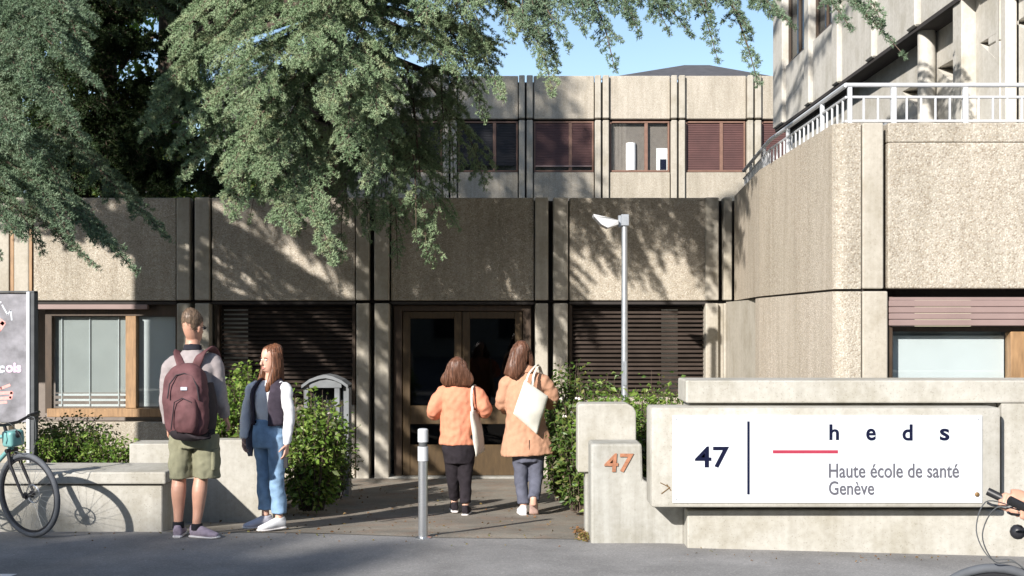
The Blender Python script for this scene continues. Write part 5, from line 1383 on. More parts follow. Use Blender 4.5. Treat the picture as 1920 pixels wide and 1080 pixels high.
# ---------------- young woman facing the man
yg = 10.0
girl, q, fl = person('long-haired woman in dark vest, white sleeves and blue jeans facing the man', 505, 991, yg)
f = Vector((-.66, -.75, 0)).normalized(); r = V3(f.y, -f.x, 0); rs = V3(-.86, .50, 0)
ft = Vector((-.50, -.86, 0))
chin = q(508, 698); Hh = .222
Rsh, Lsh = q(469, 726, .09), q(539, 724, -.09); Rel, Lel = q(459, 772, .08), q(547, 776, -.10); Rwr, Lwr = q(456, 820, .02), q(545, 828, -.16)
nek, che, wai, pel = q(507, 715), q(505, 745), q(504, 783), q(504, 812)
Rhip, Lhip = q(489, 815, .05), q(522, 815, -.05); Rkn, Lkn = q(494, 885, .03), q(522, 888, -.07); Ran, Lan = q(495, 962, .06), q(525, 965, -.04)
body = head_chains(chin, f, Hh, .92)
body.append(bone([(nek - V3(0, 0, .03), .062, .055), (q(508, 706), .047, .048), (q(509, 690), .045, .048)], rs))
body.append(bone([(pel - V3(0, 0, .05), .14, .10), (pel, .155, .11), (wai, .115, .085), (che, .13, .10), (q(506, 726), .14, .08), (nek, .07, .055)], rs))
for s_, e_, w_ in ((Rsh, Rel, Rwr), (Lsh, Lel, Lwr)): body.append((bend([(s_, .042), (s_.lerp(e_, .4), .039), (e_, .033), (e_.lerp(w_, .3), .033), (w_, .022)]), rs))
body += hand_chains(Lwr, (-.08, -.15, -1), (1, 0, 0), (-.3, -1, 0), .5, .92); body += hand_chains(Rwr, (.05, -.2, -1), (-1, 0, 0), (-.1, -1, 0), .5, .92)
for h_, k_, a_ in ((Rhip, Rkn, Ran), (Lhip, Lkn, Lan)): body.append((bend([(h_, .078), (h_.lerp(k_, .5), .068), (k_, .048), (k_.lerp(a_, .3), .050), (a_ + V3(0, 0, .05), .032), (a_ - V3(0, 0, .03), .034)]), rs))
fuse('body', body, M_SKINP, girl, .006, 2)
face_parts(girl, chin, f, Hh, lips=(.45, .14, .13))
hc = chin
hair = [bone([(hc + V3(0, 0, .08) - f * .050, .060, .045), (hc + V3(0, 0, .12) - f * .034, .074, .066), (hc + V3(0, 0, .165) - f * .022, .080, .086), (hc + V3(0, 0, .205) - f * .010, .070, .086), (hc + V3(0, 0, .232) - f * .002, .036, .055)], r)]
lf_, rt_ = r * -1, r       # her left is image right
hair.append(bone([(hc + V3(0, 0, .17) + lf_ * .062 - f * .01, .028, .050), (hc + V3(0, 0, .08) + lf_ * .075 - f * .005, .026, .052), (hc + V3(0, 0, -.02) + lf_ * .078 + f * .02, .028, .050), (hc + V3(0, 0, -.10) + lf_ * .070 + f * .055, .026, .045), (hc + V3(0, 0, -.165) + lf_ * .062 + f * .075, .015, .03)], r))
hair.append(bone([(hc + V3(0, 0, .17) + rt_ * .062 - f * .01, .026, .050), (hc + V3(0, 0, .08) + rt_ * .072 - f * .012, .022, .048), (hc + V3(0, 0, -.02) + rt_ * .080 + f * .01, .024, .045), (hc + V3(0, 0, -.09) + rt_ * .075 + f * .045, .022, .04), (hc + V3(0, 0, -.14) + rt_ * .07 + f * .06, .012, .02)], r))
hair.append(bone([(hc + V3(0, 0, .14) - f * .055, .070, .05), (hc + V3(0, 0, .02) - f * .060, .082, .042), (hc + V3(0, 0, -.06) - f * .062, .085, .035), (hc + V3(0, 0, -.14) - f * .075, .07, .025)], r))
strands(fuse('hair', hair, M_HAIRA, girl, .007, 2, .004, (45, 45, 3), 3), 420, 14, .018, M_HAIRA, 2)
bl_ = [bone([(q(504, 792), .128, .10), (wai, .124, .096), (che, .142, .112), (q(506, 727), .145, .088), (q(507, 714), .066, .058)], rs)]
for s_, e_, w_ in ((Rsh, Rel, Rwr), (Lsh, Lel, Lwr)):
    bl_.append((bend([(s_.lerp(nek, .5) + V3(0, 0, -.02), .045), (s_ + V3(0, 0, -.008), .048), (s_.lerp(e_, .45), .050), (e_, .046), (e_.lerp(w_, .5), .045), (w_ + V3(0, 0, .02), .036), (w_ + V3(0, 0, -.005), .031)]), rs))
fuse('blouse', bl_, M_WSHIRT, girl, .009, 2, .009, (10, 10, 9), 6)
# open vest: back and two front panels around the torso
def vest_panel(name, ang0, ang1, rows, mat, parent, th=.02, nseg=18):
    """shell around a torso axis; rows: (centre, a, b); angles measured from 'rs' towards ft"""
    bm = bmesh.new(); P0 = []; P1 = []
    bk_ = V3(-ft.x, -ft.y, 0)
    rr_ = [np.array([*c, a, b_]) for c, a, b_ in rows]; rr2 = lerp_chain(rr_, 3)
    for row in rr2:
        c = Vector(row[:3]); l0 = []; l1 = []
        for k in range(nseg + 1):
            t = R(ang0 + (ang1 - ang0) * k / nseg)
            d_ = rs * (math.cos(t) * row[3]) + ft * (math.sin(t) * row[4]); e_ = rs * (math.cos(t) * (row[3] + th)) + ft * (math.sin(t) * (row[4] + th))
            l0.append(bm.verts.new(c + d_)); l1.append(bm.verts.new(c + e_))
        P0.append(l0); P1.append(l1)
    n = len(P0)
    for i in range(n - 1):
        for k in range(nseg):
            bm.faces.new((P0[i][k], P0[i + 1][k], P0[i + 1][k + 1], P0[i][k + 1])); bm.faces.new((P1[i][k], P1[i][k + 1], P1[i + 1][k + 1], P1[i + 1][k]))
        bm.faces.new((P0[i][0], P1[i][0], P1[i + 1][0], P0[i + 1][0])); bm.faces.new((P0[i][-1], P0[i + 1][-1], P1[i + 1][-1], P1[i][-1]))
    for k in range(nseg):
        bm.faces.new((P0[0][k], P0[0][k + 1], P1[0][k + 1], P1[0][k])); bm.faces.new((P0[-1][k], P1[-1][k], P1[-1][k + 1], P0[-1][k + 1]))
    bmesh.ops.recalc_face_normals(bm, faces=bm.faces)
    me = bpy.data.meshes.new(name); bm.to_mesh(me); bm.free()
    n_ = len(me.vertices)
    for v in me.vertices: v.co += v.normal * (.006 * mnoise.noise(v.co * 14) + .004 * mnoise.noise(v.co * 40))
    me.polygons.foreach_set('use_smooth', [True] * len(me.polygons)); return link_mesh(name, me, mat, parent)
rows = [(q(505, 796), .148, .118), (q(505, 775), .146, .118), (che, .156, .126), (q(506, 728), .155, .104), (q(507, 717), .115, .082), (q(508, 708), .066, .062)]
vest_panel('vest', 122, 422, rows, M_VEST, girl, .018, 40)
fuse('belt', [bone([(q(504, 794), .134, .104), (q(504, 788), .130, .101)], rs)], M_TEE, girl, .008, 1)
je = [bone([(q(504, 838), .150, .108), (pel, .158, .118), (q(504, 797), .140, .108), (q(504, 786), .126, .097)], rs)]
for h_, k_, a_ in ((Rhip, Rkn, Ran), (Lhip, Lkn, Lan)):
    je.append((bend([(h_, .084), (h_.lerp(k_, .5), .075), (k_, .061), (k_.lerp(a_, .5), .062), (a_ + V3(0, 0, .06), .064), (a_ + V3(0, 0, .02), .065)]), rs))
fuse('jeans', je, M_DENIM, girl, .009, 2, .008, (10, 10, 11), 7)
shoe(girl, Ran, (-.80, -.55), M_SNEAK, M_SOLE, .25, fl, w=.042); shoe(girl, Lan, (-.72, -.66), M_WSHIRT, M_SOLE, .25, fl, w=.044)
jk = thing('folded_jacket', 'grey jacket hanging folded from the hand of the woman in jeans', 'jacket', q(464, 858, .06))
fuse('jacket', [bone([(q(466, 858, .07), .030, .012), (q(463, 830, .07), .045, .022), (q(464, 795, .10), .035, .022)], rs)], M_DENIMG, jk, .008, 1, .008, (14, 14, 6), 3)
m = MB(); m.box(q(545, 0).x - .018, q(545, 0).x + .018, yg - .22, yg - .19, q(0, 872).z, q(0, 852).z, .004); 
set_props(m.build('phone', M_BLACK), 'dark phone held low in the hand of the woman in jeans', 'phone')

# ---------------- woman in orange fleece walking to the door
yo = 11.67
org, q, fl = person('woman in orange fleece and black trousers walking to the door', 861, 966, yo)
f = V3(.10, 1, 0).normalized(); r = V3(f.y, -f.x, 0); rs = V3(1, -.04, 0)
chin = q(858, 716, .02)
Lsh, Rsh = q(830, 733), q(892, 733); Lel, Rel = q(812, 772, -.02), q(909, 768, -.02); Lwr, Rwr = q(822, 780, .20), q(903, 776, .20)
nek, che, wai, pel = q(859, 726), q(859, 758), q(859, 800), q(860, 835)
Lhip, Rhip = q(846, 838), q(876, 838); Lkn, Rkn = q(849, 892, .04), q(873, 892, .0); Lan, Ran = q(851, 944, .16), q(873, 949, -.02)
body = head_chains(chin, f, .225, .92)
body.append(bone([(nek - V3(0, 0, .03), .065, .06), (q(858, 715), .050, .05), (q(858, 705), .048, .05)], rs))
body.append(bone([(pel - V3(0, 0, .05), .12, .085), (pel, .125, .09), (wai, .11, .08), (che, .125, .09), (q(859, 740), .145, .09), (nek, .075, .06)], rs))
for s_, e_, w_ in ((Lsh, Lel, Lwr), (Rsh, Rel, Rwr)): body.append((bend([(s_, .045), (s_.lerp(e_, .4), .042), (e_, .036), (e_.lerp(w_, .3), .035), (w_, .024)]), rs))
body += hand_chains(Lwr, (.2, 1, .1), (0, 0, 1), (1, 0, .3), .6, .92); body += hand_chains(Rwr, (-.2, 1, .1), (0, 0, 1), (-1, 0, .3), .6, .92)
for h_, k_, a_ in ((Lhip, Lkn, Lan), (Rhip, Rkn, Ran)): body.append((bend([(h_, .066), (h_.lerp(k_, .5), .058), (k_, .044), (k_.lerp(a_, .3), .044), (a_ + V3(0, 0, .05), .034), (a_ - V3(0, 0, .03), .036)]), rs))
fuse('body', body, M_SKINP, org, .0065, 2); face_parts(org, chin, f, .225)
hc = chin
hair = [bone([(q(858, 722, -.075), .130, .030), (q(858, 712, -.075), .165, .060), (q(858, 700, -.065), .135, .085), (q(858, 689, -.045), .105, .105), (q(858, 680, -.02), .078, .10), (q(858, 674, 0), .040, .06)], rs)]
hair.append(bone([(q(840, 722, .0), .05, .05), (q(842, 703, .0), .045, .07), (q(850, 685, .0), .04, .07)], rs)); hair.append(bone([(q(877, 722, .0), .05, .05), (q(874, 703, .0), .045, .07), (q(866, 685, .0), .04, .07)], rs))
strands(fuse('hair', hair, M_HAIRB, org, .007, 2, .006, (45, 45, 3), 5), 420, 12, .018, M_HAIRB, 3)
jt = [bone([(q(857, 833), .178, .135), (q(857, 815), .172, .135), (q(858, 785), .165, .13), (q(859, 755), .178, .13), (q(859, 735), .175, .11), (q(859, 722), .085, .075)], rs)]
for s_, e_, w_ in ((Lsh, Lel, Lwr), (Rsh, Rel, Rwr)): jt.append((bend([(s_.lerp(nek, .6) - V3(0, 0, .03), .065), (s_ - V3(0, 0, .025), .072), (s_.lerp(e_, .5), .077), (e_, .073), (e_.lerp(w_, .5), .063), (w_, .045)]), rs))
fuse('fleece_jacket', jt, M_ORANGE, org, .010, 2, .014, (8, 8, 7), 8)
tr = [bone([(q(860, 868), .140, .11), (pel, .165, .125), (q(859, 815), .15, .115)], rs)]
for h_, k_, a_ in ((Lhip, Lkn, Lan), (Rhip, Rkn, Ran)): tr.append((bend([(h_, .088), (h_.lerp(k_, .5), .080), (k_, .066), (k_.lerp(a_, .5), .060), (a_ + V3(0, 0, .035), .055)]), rs))
fuse('trousers', tr, M_BLKJ, org, .009, 2, .008, (10, 10, 12), 9)
shoe(org, Lan, (-.12, 1), M_BLKJ, M_SOLE, .25, fl + .004, w=.044); shoe(org, Ran, (.10, 1), M_BLKJ, M_SOLE, .25, fl, w=.044)
def tote(name, label, corners, thick, handles, mat=M_TOTE, seed=0, bulge=.03):
    a, b_, c, d = [Vector(v) for v in corners]; o_ = (a + b_ + c + d) / 4
    root = thing(name, label, 'bag', o_); nrm = (b_ - a).cross(d - a).normalized(); n = 14; bm = bmesh.new(); gr = []
    for s in (-1, 1):
        g = []
        for j in range(n + 1):
            row = []
            for i in range(n + 1):
                u, v = i / n, j / n; p = a.lerp(b_, u).lerp(d.lerp(c, u), v)
                h = thick * (max(0, math.sin(math.pi * u)) ** .5) * (max(0, math.sin(math.pi * min(1, v * .9 + .1))) ** .5 if v < 1 else 0)
                p = p + nrm * s * (h + .004) + nrm * (bulge * .4 * mnoise.noise(p * 9 + V3(seed, 0, 0))) 
                row.append(bm.verts.new(p))
            g.append(row)
        gr.append(g)
        for j in range(n):
            for i in range(n):
                q_ = (g[j][i], g[j][i + 1], g[j + 1][i + 1], g[j + 1][i]); bm.faces.new(q_ if s > 0 else q_[::-1])
    A, B = gr
    for i in range(n):
        bm.faces.new((A[0][i], B[0][i], B[0][i + 1], A[0][i + 1])); bm.faces.new((A[n][i], A[n][i + 1], B[n][i + 1], B[n][i]))
        bm.faces.new((A[i][0], A[i + 1][0], B[i + 1][0], B[i][0])); bm.faces.new((A[i][n], B[i][n], B[i + 1][n], A[i + 1][n]))
    bmesh.ops.recalc_face_normals(bm, faces=bm.faces); me = bpy.data.meshes.new('sack'); bm.to_mesh(me); bm.free(); me.polygons.foreach_set('use_smooth', [True] * len(me.polygons))
    link_mesh('sack', me, mat, root)
    for h in handles: strap('strap', h, .014, .005, mat, root, (1, 0, .4))
    return root
tote('tote_bag', 'slim cream tote bag hanging at the side of the woman in orange', (q(884, 770, -.15), q(893, 768, .12), q(909, 846, .12), q(894, 853, -.14)), .035,
     [[q(887, 771, -.13), q(885, 745, -.135), q(886, 727, -.10), q(889, 722, .0), q(892, 730, .09), q(893, 768, .11)]], seed=2)

# ---------------- woman in camel coat
coat_w, q, fl = person('long-haired woman in camel coat stepping towards the door', 985, 967, yo)
f = V3(-.12, 1, 0).normalized(); r = V3(f.y, -f.x, 0); rs = V3(1, .03, 0)
chin = q(976, 683, .02)
Lsh, Rsh = q(951, 714), q(1015, 710); Lel, Rel = q(941, 755, .03), q(1036, 744, .06); Lwr, Rwr = q(950, 772, .22), q(1032, 765, .25)
nek, che, wai, pel = q(983, 697), q(984, 735), q(985, 785), q(988, 828)
Lhip, Rhip = q(976, 835), q(1006, 835); Lkn, Rkn = q(977, 900, .04), q(1005, 895, .02); Lan, Ran = q(981, 950, .0), q(1000, 937, -.12)
body = head_chains(chin, f, .225, .92)
body.append(bone([(nek - V3(0, 0, .03), .065, .06), (q(981, 688), .050, .05), (q(978, 675), .048, .05)], rs))
body.append(bone([(pel - V3(0, 0, .05), .12, .085), (pel, .125, .09), (wai, .11, .08), (che, .125, .09), (q(983, 712), .145, .09), (nek, .075, .06)], rs))
for s_, e_, w_ in ((Lsh, Lel, Lwr), (Rsh, Rel, Rwr)): body.append((bend([(s_, .045), (s_.lerp(e_, .4), .042), (e_, .036), (e_.lerp(w_, .3), .035), (w_, .024)]), rs))
body += hand_chains(Lwr, (.2, 1, .1), (0, 0, 1), (1, 0, .3), .6, .92); body += hand_chains(Rwr, (-.3, 1, .2), (0, 0, 1), (-1, 0, .3), .6, .92)
for h_, k_, a_ in ((Lhip, Lkn, Lan), (Rhip, Rkn, Ran)): body.append((bend([(h_, .066), (h_.lerp(k_, .5), .058), (k_, .044), (k_.lerp(a_, .3), .044), (a_ + V3(0, 0, .05), .034), (a_ - V3(0, 0, .03), .036)]), rs))
fuse('body', body, M_SKINP, coat_w, .0065, 2); face_parts(coat_w, chin, f, .225)
hair = [bone([(q(958, 706, -.115), .045, .025), (q(964, 695, -.11), .078, .045), (q(969, 680, -.085), .090, .065), (q(974, 664, -.05), .090, .092), (q(977, 653, -.025), .082, .10), (q(979, 645, -.01), .055, .075), (q(980, 641, 0), .02, .03)], (1, 0, -.35))]
hair.append(bone([(q(951, 703, -.05), .035, .04), (q(957, 688, -.03), .042, .06), (q(966, 662, .0), .04, .08)], (1, 0, 0))); hair.append(bone([(q(993, 690, -.0), .03, .05), (q(993, 672, .0), .035, .07), (q(986, 655, 0), .04, .07)], (1, 0, 0)))
strands(fuse('hair', hair, M_HAIRB, coat_w, .007, 2, .006, (45, 45, 3), 6), 420, 14, .018, M_HAIRB, 4)
ct = [bone([(q(990, 852), .265, .17), (q(988, 820), .235, .16), (q(985, 785), .195, .145), (q(984, 745), .195, .14), (q(984, 718), .182, .12), (q(984, 700), .10, .085), (q(983, 688), .070, .065)], (1, .03, -.26))]
for s_, e_, w_ in ((Lsh, Lel, Lwr), (Rsh, Rel, Rwr)): ct.append((bend([(s_.lerp(nek, .6) - V3(0, 0, .03), .065), (s_ - V3(0, 0, .025), .073), (s_.lerp(e_, .5), .075), (e_, .070), (e_.lerp(w_, .5), .061), (w_, .05)]), rs))
fuse('coat', ct, M_CAMEL, coat_w, .010, 2, .015, (7, 7, 4), 10)
fuse('collar', [bone([(q(984, 699), .115, .098), (q(983, 690), .098, .088), (q(982, 684), .075, .072)], rs)], M_CAMEL, coat_w, .009, 1, .005)
m = MB(); m.tube([q(991, 851, -.168), q(992, 838, -.166), q(992, 822, -.160)], .004, 6); m.build('back_vent', M_BLKJ, coat_w)
tr = [bone([(q(990, 865), .140, .11), (pel, .165, .12)], rs)]
for h_, k_, a_ in ((Lhip, Lkn, Lan), (Rhip, Rkn, Ran)): tr.append((bend([(h_, .088), (h_.lerp(k_, .5), .080), (k_, .068), (k_.lerp(a_, .5), .062), (a_ + V3(0, 0, .03), .056)]), rs))
fuse('jeans', tr, M_DENIMG, coat_w, .009, 2, .008, (10, 10, 12), 12)
shoe(coat_w, Lan, (-.15, 1), M_WSHIRT, M_SOLE, .25, fl, w=.044)
shoe(coat_w, Ran, (.05, 1), M_WSHIRT, M_SOLEP, .25, fl + .012, pitch=R(52), w=.046)
tote('tote_bag', 'cream canvas tote bag tilted diagonally on the back of the camel coat', (q(983, 711, -.20), q(1027, 742, -.14), q(1006, 811, -.20), q(962, 772, -.24)), .035,
     [[q(986, 714, -.205), q(991, 700, -.17), q(1000, 689, -.10), q(1008, 684, .0), q(1014, 700, .10), q(1020, 740, .05), q(1024, 741, -.12)], [q(998, 722, -.19), q(1000, 703, -.165), q(1006, 690, -.10), q(1012, 688, .0), q(1018, 706, .1)]], seed=5)
# ------------------------------------------------------------------ bicycles (built facing +X, then turned)
M_TEAL = mat_plain('teal_paint', (0.16, 0.36, 0.35), .35, var=.06); M_BLKP = mat_plain('black_paint', (0.02, 0.02, 0.024), .35); M_CHROME = mat_plain('dull_chrome', (.55, .56, .58), .28, .9)
M_TYRE = mat_plain('tyre', (0.085, 0.092, 0.105), .8, var=.2); M_BLUEG = mat_plain('slate_paint', (0.05, 0.07, 0.10), .35)
def bicycle(label, loc, yaw, steer, frame_mat, group=None, RW=.345, bullhorn=False, basket=False, tyre_r=.021):
    root = thing('bicycle', label, 'bicycle', loc, yaw, group)
    def part(m, name, mat, parent=root, shade=True): return m.build(name, mat, parent, shade, world=False)
    ha = R(72); rake = .045; WB = 1.03
    fh = V3(WB, 0, RW); ax = V3(-math.cos(ha), 0, math.sin(ha))            # steering axis, upwards
    nrm = V3(math.sin(ha), 0, math.cos(ha)); cr = fh - nrm * rake + ax * (RW + .045); ht = cr + ax * .15; st = ht + ax * .06
    Rm = Matrix.Rotation(steer, 3, ax)
    def S(p): return cr + Rm @ (Vector(p) - cr)                              # turned with the fork
    bb = V3(.43, 0, .285); rhub = V3(0, 0, RW); seat = V3(.26, 0, .80)
    m = MB(); sc_ = bb.lerp(seat, .86)
    m.tube([bb, seat], .015, 10); m.tube([sc_, ht - ax * .03], .016, 10); m.tube([bb, cr + ax * .02], .019, 10); m.tube([cr, ht], .021, 12)
    for s in (-1, 1):
        m.tube([bb + V3(0, s * .025, 0), rhub + V3(0, s * .06, 0)], .010, 8); m.tube([sc_ + V3(0, s * .018, 0), rhub + V3(0, s * .06, 0)], .008, 8)
    part(m, 'frame', frame_mat)
    m = MB(); steerer = [S(cr - ax * .005)]
    for s in (-1, 1): m.tube([S(cr + V3(0, s * .035, 0)), S(cr + V3(0, s * .052, 0) - ax * .12), S(fh + V3(0, s * .055, 0) + ax * .06 - nrm * .012), S(fh + V3(0, s * .055, 0))], [.016, .014, .011, .009], 8)
    m.tube([S(cr + V3(0, -.055, .0)), S(cr + V3(0, .055, .0))], .017, 8); part(m, 'fork', M_BLKP)
    def wheel(c, axis, front):
        axis = Vector(axis).normalized(); e1 = axis.cross(V3(0, 0, 1)).normalized(); e2 = e1.cross(axis)
        m = MB(); m.torus(c, axis, RW - tyre_r, tyre_r, 56, 10); w = part(m, 'wheel', M_TYRE)
        m = MB(); m.torus(c, axis, RW - .048, .011, 56, 6); part(m, 'rim', M_BLKP, w)
        m = MB(); m.tube([c - axis * .055, c + axis * .055], .016, 10); m.tube([c - axis * .032, c - axis * .028], .030, 12); m.tube([c + axis * .028, c + axis * .032], .030, 12); part(m, 'hub', M_BLKP, w)
        for k in range(28):
            a = 2 * math.pi * k / 28; b_ = a + (.42 if k % 4 < 2 else -.42); s = 1 if k % 2 else -1
            m = MB(); m.tube([c + axis * (.03 * s) + (e1 * math.cos(b_) + e2 * math.sin(b_)) * .028, c + (e1 * math.cos(a) + e2 * math.sin(a)) * (RW - .050)], .0011, 4, False); part(m, 'spoke', M_CHROME, w, False)
        m = MB(); m.torus(c + axis * .042, axis, .072, .006, 28, 4)
        for k in range(6):
            a = k * math.pi / 3; m.tube([c + axis * .042, c + axis * .042 + (e1 * math.cos(a) + e2 * math.sin(a)) * .070], .004, 4)
        part(m, 'brake_disc', M_CHROME, w); return w
    wf = S(fh); wheel(wf, Rm @ V3(0, 1, 0), True); wheel(rhub, (0, 1, 0), False)
    m = MB(); m.torus(bb + V3(0, -.045, 0), (0, 1, 0), .085, .005, 28, 5); m.tube([bb + V3(0, -.07, 0), bb + V3(0, .07, 0)], .016, 8)
    for k in range(5):
        a = k * 2 * math.pi / 5; m.tube([bb + V3(0, -.045, 0), bb + V3(.085 * math.cos(a), -.045, .085 * math.sin(a))], .006, 4)
    part(m, 'chainring', M_BLKP)
    for s, a in ((-1, R(-20)), (1, R(160))):
        e = bb + V3(math.cos(a) * .17, s * .085, math.sin(a) * .17); m = MB(); m.tube([bb + V3(0, s * .065, 0), e], [.012, .009], 8); c_ = part(m, 'crank', M_BLKP)
        m = MB(); m.box(e.x - .045, e.x + .045, e.y + min(0, s * .095), e.y + max(0, s * .095), e.z - .011, e.z + .011, .004); part(m, 'pedal', M_BLACK, c_)
    m = MB(); rb_ = rhub + V3(0, -.04, 0); rc_ = bb + V3(0, -.045, 0)
    m.tube([rb_ + V3(0, 0, .035), rc_ + V3(0, 0, .085)], .004, 4); m.tube([rb_ - V3(0, 0, .035), rc_ - V3(0, 0, .085)], .004, 4); m.torus(rb_, (0, 1, 0), .035, .005, 16, 4); part(m, 'chain', M_RUBBER)
    m = MB(); m.tube([seat, seat + (seat - bb).normalized() * .12], .0135, 8); part(m, 'seat_post', M_BLKP)
    top = seat + (seat - bb).normalized() * .13
    bm = bmesh.new(); add_loft(bm, [(*(top + V3(-.12, 0, .02)), .04, .015), (*(top + V3(-.08, 0, .028)), .072, .024), (*(top + V3(0, 0, .022)), .055, .022), (*(top + V3(.08, 0, .018)), .025, .018), (*(top + V3(.145, 0, .014)), .014, .012)], (0, 1, 0))
    bmesh.ops.recalc_face_normals(bm, faces=bm.faces); me = bpy.data.meshes.new('saddle'); bm.to_mesh(me); bm.free(); me.polygons.foreach_set('use_smooth', [True] * len(me.polygons)); link_mesh('saddle', me, M_BLACK, root, world=False)
    # handlebar
    m = MB(); m.tube([S(ht), S(st), S(st + V3(.075, 0, .012))], .015, 10); part(m, 'stem', M_BLKP)
    bc = st + V3(.075, 0, .015)
    m = MB()
    if bullhorn: pts = [bc + V3(.10, -.27, .055), bc + V3(.03, -.25, .02), bc + V3(-.005, -.18, 0), bc, bc + V3(-.005, .18, 0), bc + V3(.03, .25, .02), bc + V3(.10, .27, .055)]
    else: pts = [bc + V3(-.055, -.32, .028), bc + V3(-.03, -.20, .022), bc + V3(0, -.07, 0), bc, bc + V3(0, .07, 0), bc + V3(-.03, .20, .022), bc + V3(-.055, .32, .028)]
    m.tube([S(p) for p in pts], .0125, 8); hb = part(m, 'handlebar', M_BLKP)
    for i, j in ((0, 1), (6, 5)):
        a, b_ = pts[i], pts[i].lerp(pts[j], 1.0 if bullhorn else .95); m = MB(); m.tube([S(a - (b_ - a).normalized() * (.045 if bullhorn else 0)), S(b_)], .0195, 10); part(m, 'grip', M_BLACK, hb)
        d = pts[j].lerp(pts[3], .12); m = MB(); m.tube([S(d), S(d + V3(.045, 0, -.012)), S(d.lerp(pts[i], .55) + V3(.06, 0, -.025)), S(d.lerp(pts[i], .9) + V3(.05, 0, -.03))], .006, 6); part(m, 'brake_lever', M_BLKP, hb)
        m = MB(); s = 1 if j == 5 else -1
        cpts = lerp_chain([tuple(S(v)) + (0, 0) for v in (d + V3(.03, 0, .0), d.lerp(bc, .3) + V3(.15, 0, .02), d.lerp(bc, .6) + V3(.21, 0, -.10), bc + V3(.17, s * .06, -.21), cr + V3(.09, s * .04, .0), cr + V3(.02, s * .03, -.06))], 6); m.tube([V3(*v[:3]) for v in cpts], .003, 5); part(m, 'brake_cable', M_RUBBER, hb)
    m = MB(); lc = cr + V3(.07, 0, .13); m.sphere(S(lc), .034, (1, 1, 1), 12); m.tube([S(lc), S(lc + V3(-.06, 0, -.02))], .01, 6); part(m, 'headlight', M_BLKP)
    if basket:
        m = MB(); k = cr + V3(.02, -.02, .10)
        bm_ = m; bm_.box(-.06, .06, -.07, .07, -.07, .06, .025, 3)
        for v in m.bm.verts: v.co = S(ht + V3(.075, 0, -.04) + v.co)
        part(m, 'handlebar_bag', M_TEAL)
    return root, S, dict(fh=wf, cr=cr, st=st, seat=top, bc=bc, pts=pts, bb=bb)
# left: front wheel contact under px 54
fw = Vector((X(54, 9.42), 9.42, 0)); yaw = R(-10)
o_ = fw - Vector((math.cos(yaw), math.sin(yaw), 0)) * 1.03
b1, S1, d1 = bicycle('teal bicycle with turned front wheel parked against the concrete bench at left edge', (o_.x, o_.y, .0), yaw, R(-18), M_TEAL, basket=True)
hub = Vector((o_.x, o_.y, 0)) + Matrix.Rotation(yaw, 3, 'Z') @ d1['fh']; b1.location.x += fw.x - hub.x; b1.location.y += fw.y - hub.y; b1.location.z += .345 - hub.z
# right: pointing left, mostly outside the frame
fw2 = Vector((X(1872, 5.2), 5.2, 0)); yaw2 = R(180)
b2, S2, d2 = bicycle('dark bicycle held by a rider entering at the lower right edge', (fw2.x + 1.03, fw2.y, gz(fw2.x, 5.2)), yaw2, R(-14), M_BLUEG, bullhorn=True, RW=.345)

# ---------------- rider at right (only the hand reaches into the photograph)
g2 = b2.location; 
def W(p): p = Vector(p); return Vector((g2.x - p.x, g2.y - p.y, g2.z + p.z))
rider = thing('person', 'rider whose bare forearm and hand hold the bicycle at the lower right edge', 'person', (g2.x - .25, g2.y, g2.z))
f = V3(-1, 0, 0); rs = V3(0, 1, 0)                     # facing -X, right hand side is +Y (away)
pel = W(d2['seat'] + V3(-.01, 0, .11)); che = pel + V3(-.20, 0, .36); nek = pel + V3(-.27, 0, .53); chin = nek + V3(-.045, 0, .075)
nearP = W(S2(d2['pts'][6].lerp(d2['pts'][5], .95))); farP = W(S2(d2['pts'][0].lerp(d2['pts'][1], .95)))
if nearP.y > farP.y: nearP, farP = farP, nearP
Lsh, Rsh = nek + V3(.0, -.19, -.07), nek + V3(.0, .19, -.07)
hdN = (W(S2(d2['pts'][6])) - W(S2(d2['pts'][5]))).normalized()
def gripchains(gp, gd, wr, sc=1.0):
    """fist round a bar: gp point on bar, gd bar direction, wr wrist"""
    ch = []; pd = (gp - wr); back = V3(0, 0, 1); knuck = gp + V3(0, 0, .030)
    ch.append(([(*wr, .030, .022), (*(wr.lerp(knuck, .45) + V3(0, 0, .010)), .038, .018), (*(knuck), .044, .016)], gd))
    side = (pd - gd * pd.dot(gd)).normalized()
    for i in range(4):
        o = gp + gd * (.032 - .021 * i); k0 = o + V3(0, 0, .030) - side * .006; k1 = o + side * .030 + V3(0, 0, .012); k2 = o + side * .026 - V3(0, 0, .022); k3 = o - side * .004 - V3(0, 0, .030)
        ch.append((bend([(k0, .0105), (k1, .0095), (k2, .0088), (k3, .0075)]), gd))
    t0 = wr.lerp(gp, .55) + gd * .03; ch.append((bend([(t0, .014), (gp + gd * .046 + V3(0, 0, .016), .0115), (gp + gd * .052 + side * .024 - V3(0, 0, .004), .009), (gp + gd * .046 + side * .034 - V3(0, 0, .018), .0075)]), V3(0, 0, 1)))
    return ch
wN = nearP + V3(.085, .005, .018); wF = farP + V3(.085, -.005, .018); eN = V3(nearP.x + .34, nearP.y - .02, nearP.z + .03); eF = V3(farP.x + .34, farP.y + .03, farP.z + .03)
body = head_chains(chin, f)
body.append(bone([(nek + V3(.02, 0, -.06), .07, .065), (nek, .058, .058), (chin + V3(.02, 0, .03), .054, .056)], rs))
body.append(bone([(pel - V3(0, 0, .07), .15, .12), (pel, .165, .125), (pel.lerp(che, .5), .145, .105), (che, .165, .115), (nek + V3(.02, 0, -.07), .165, .09), (nek, .08, .07)], rs))
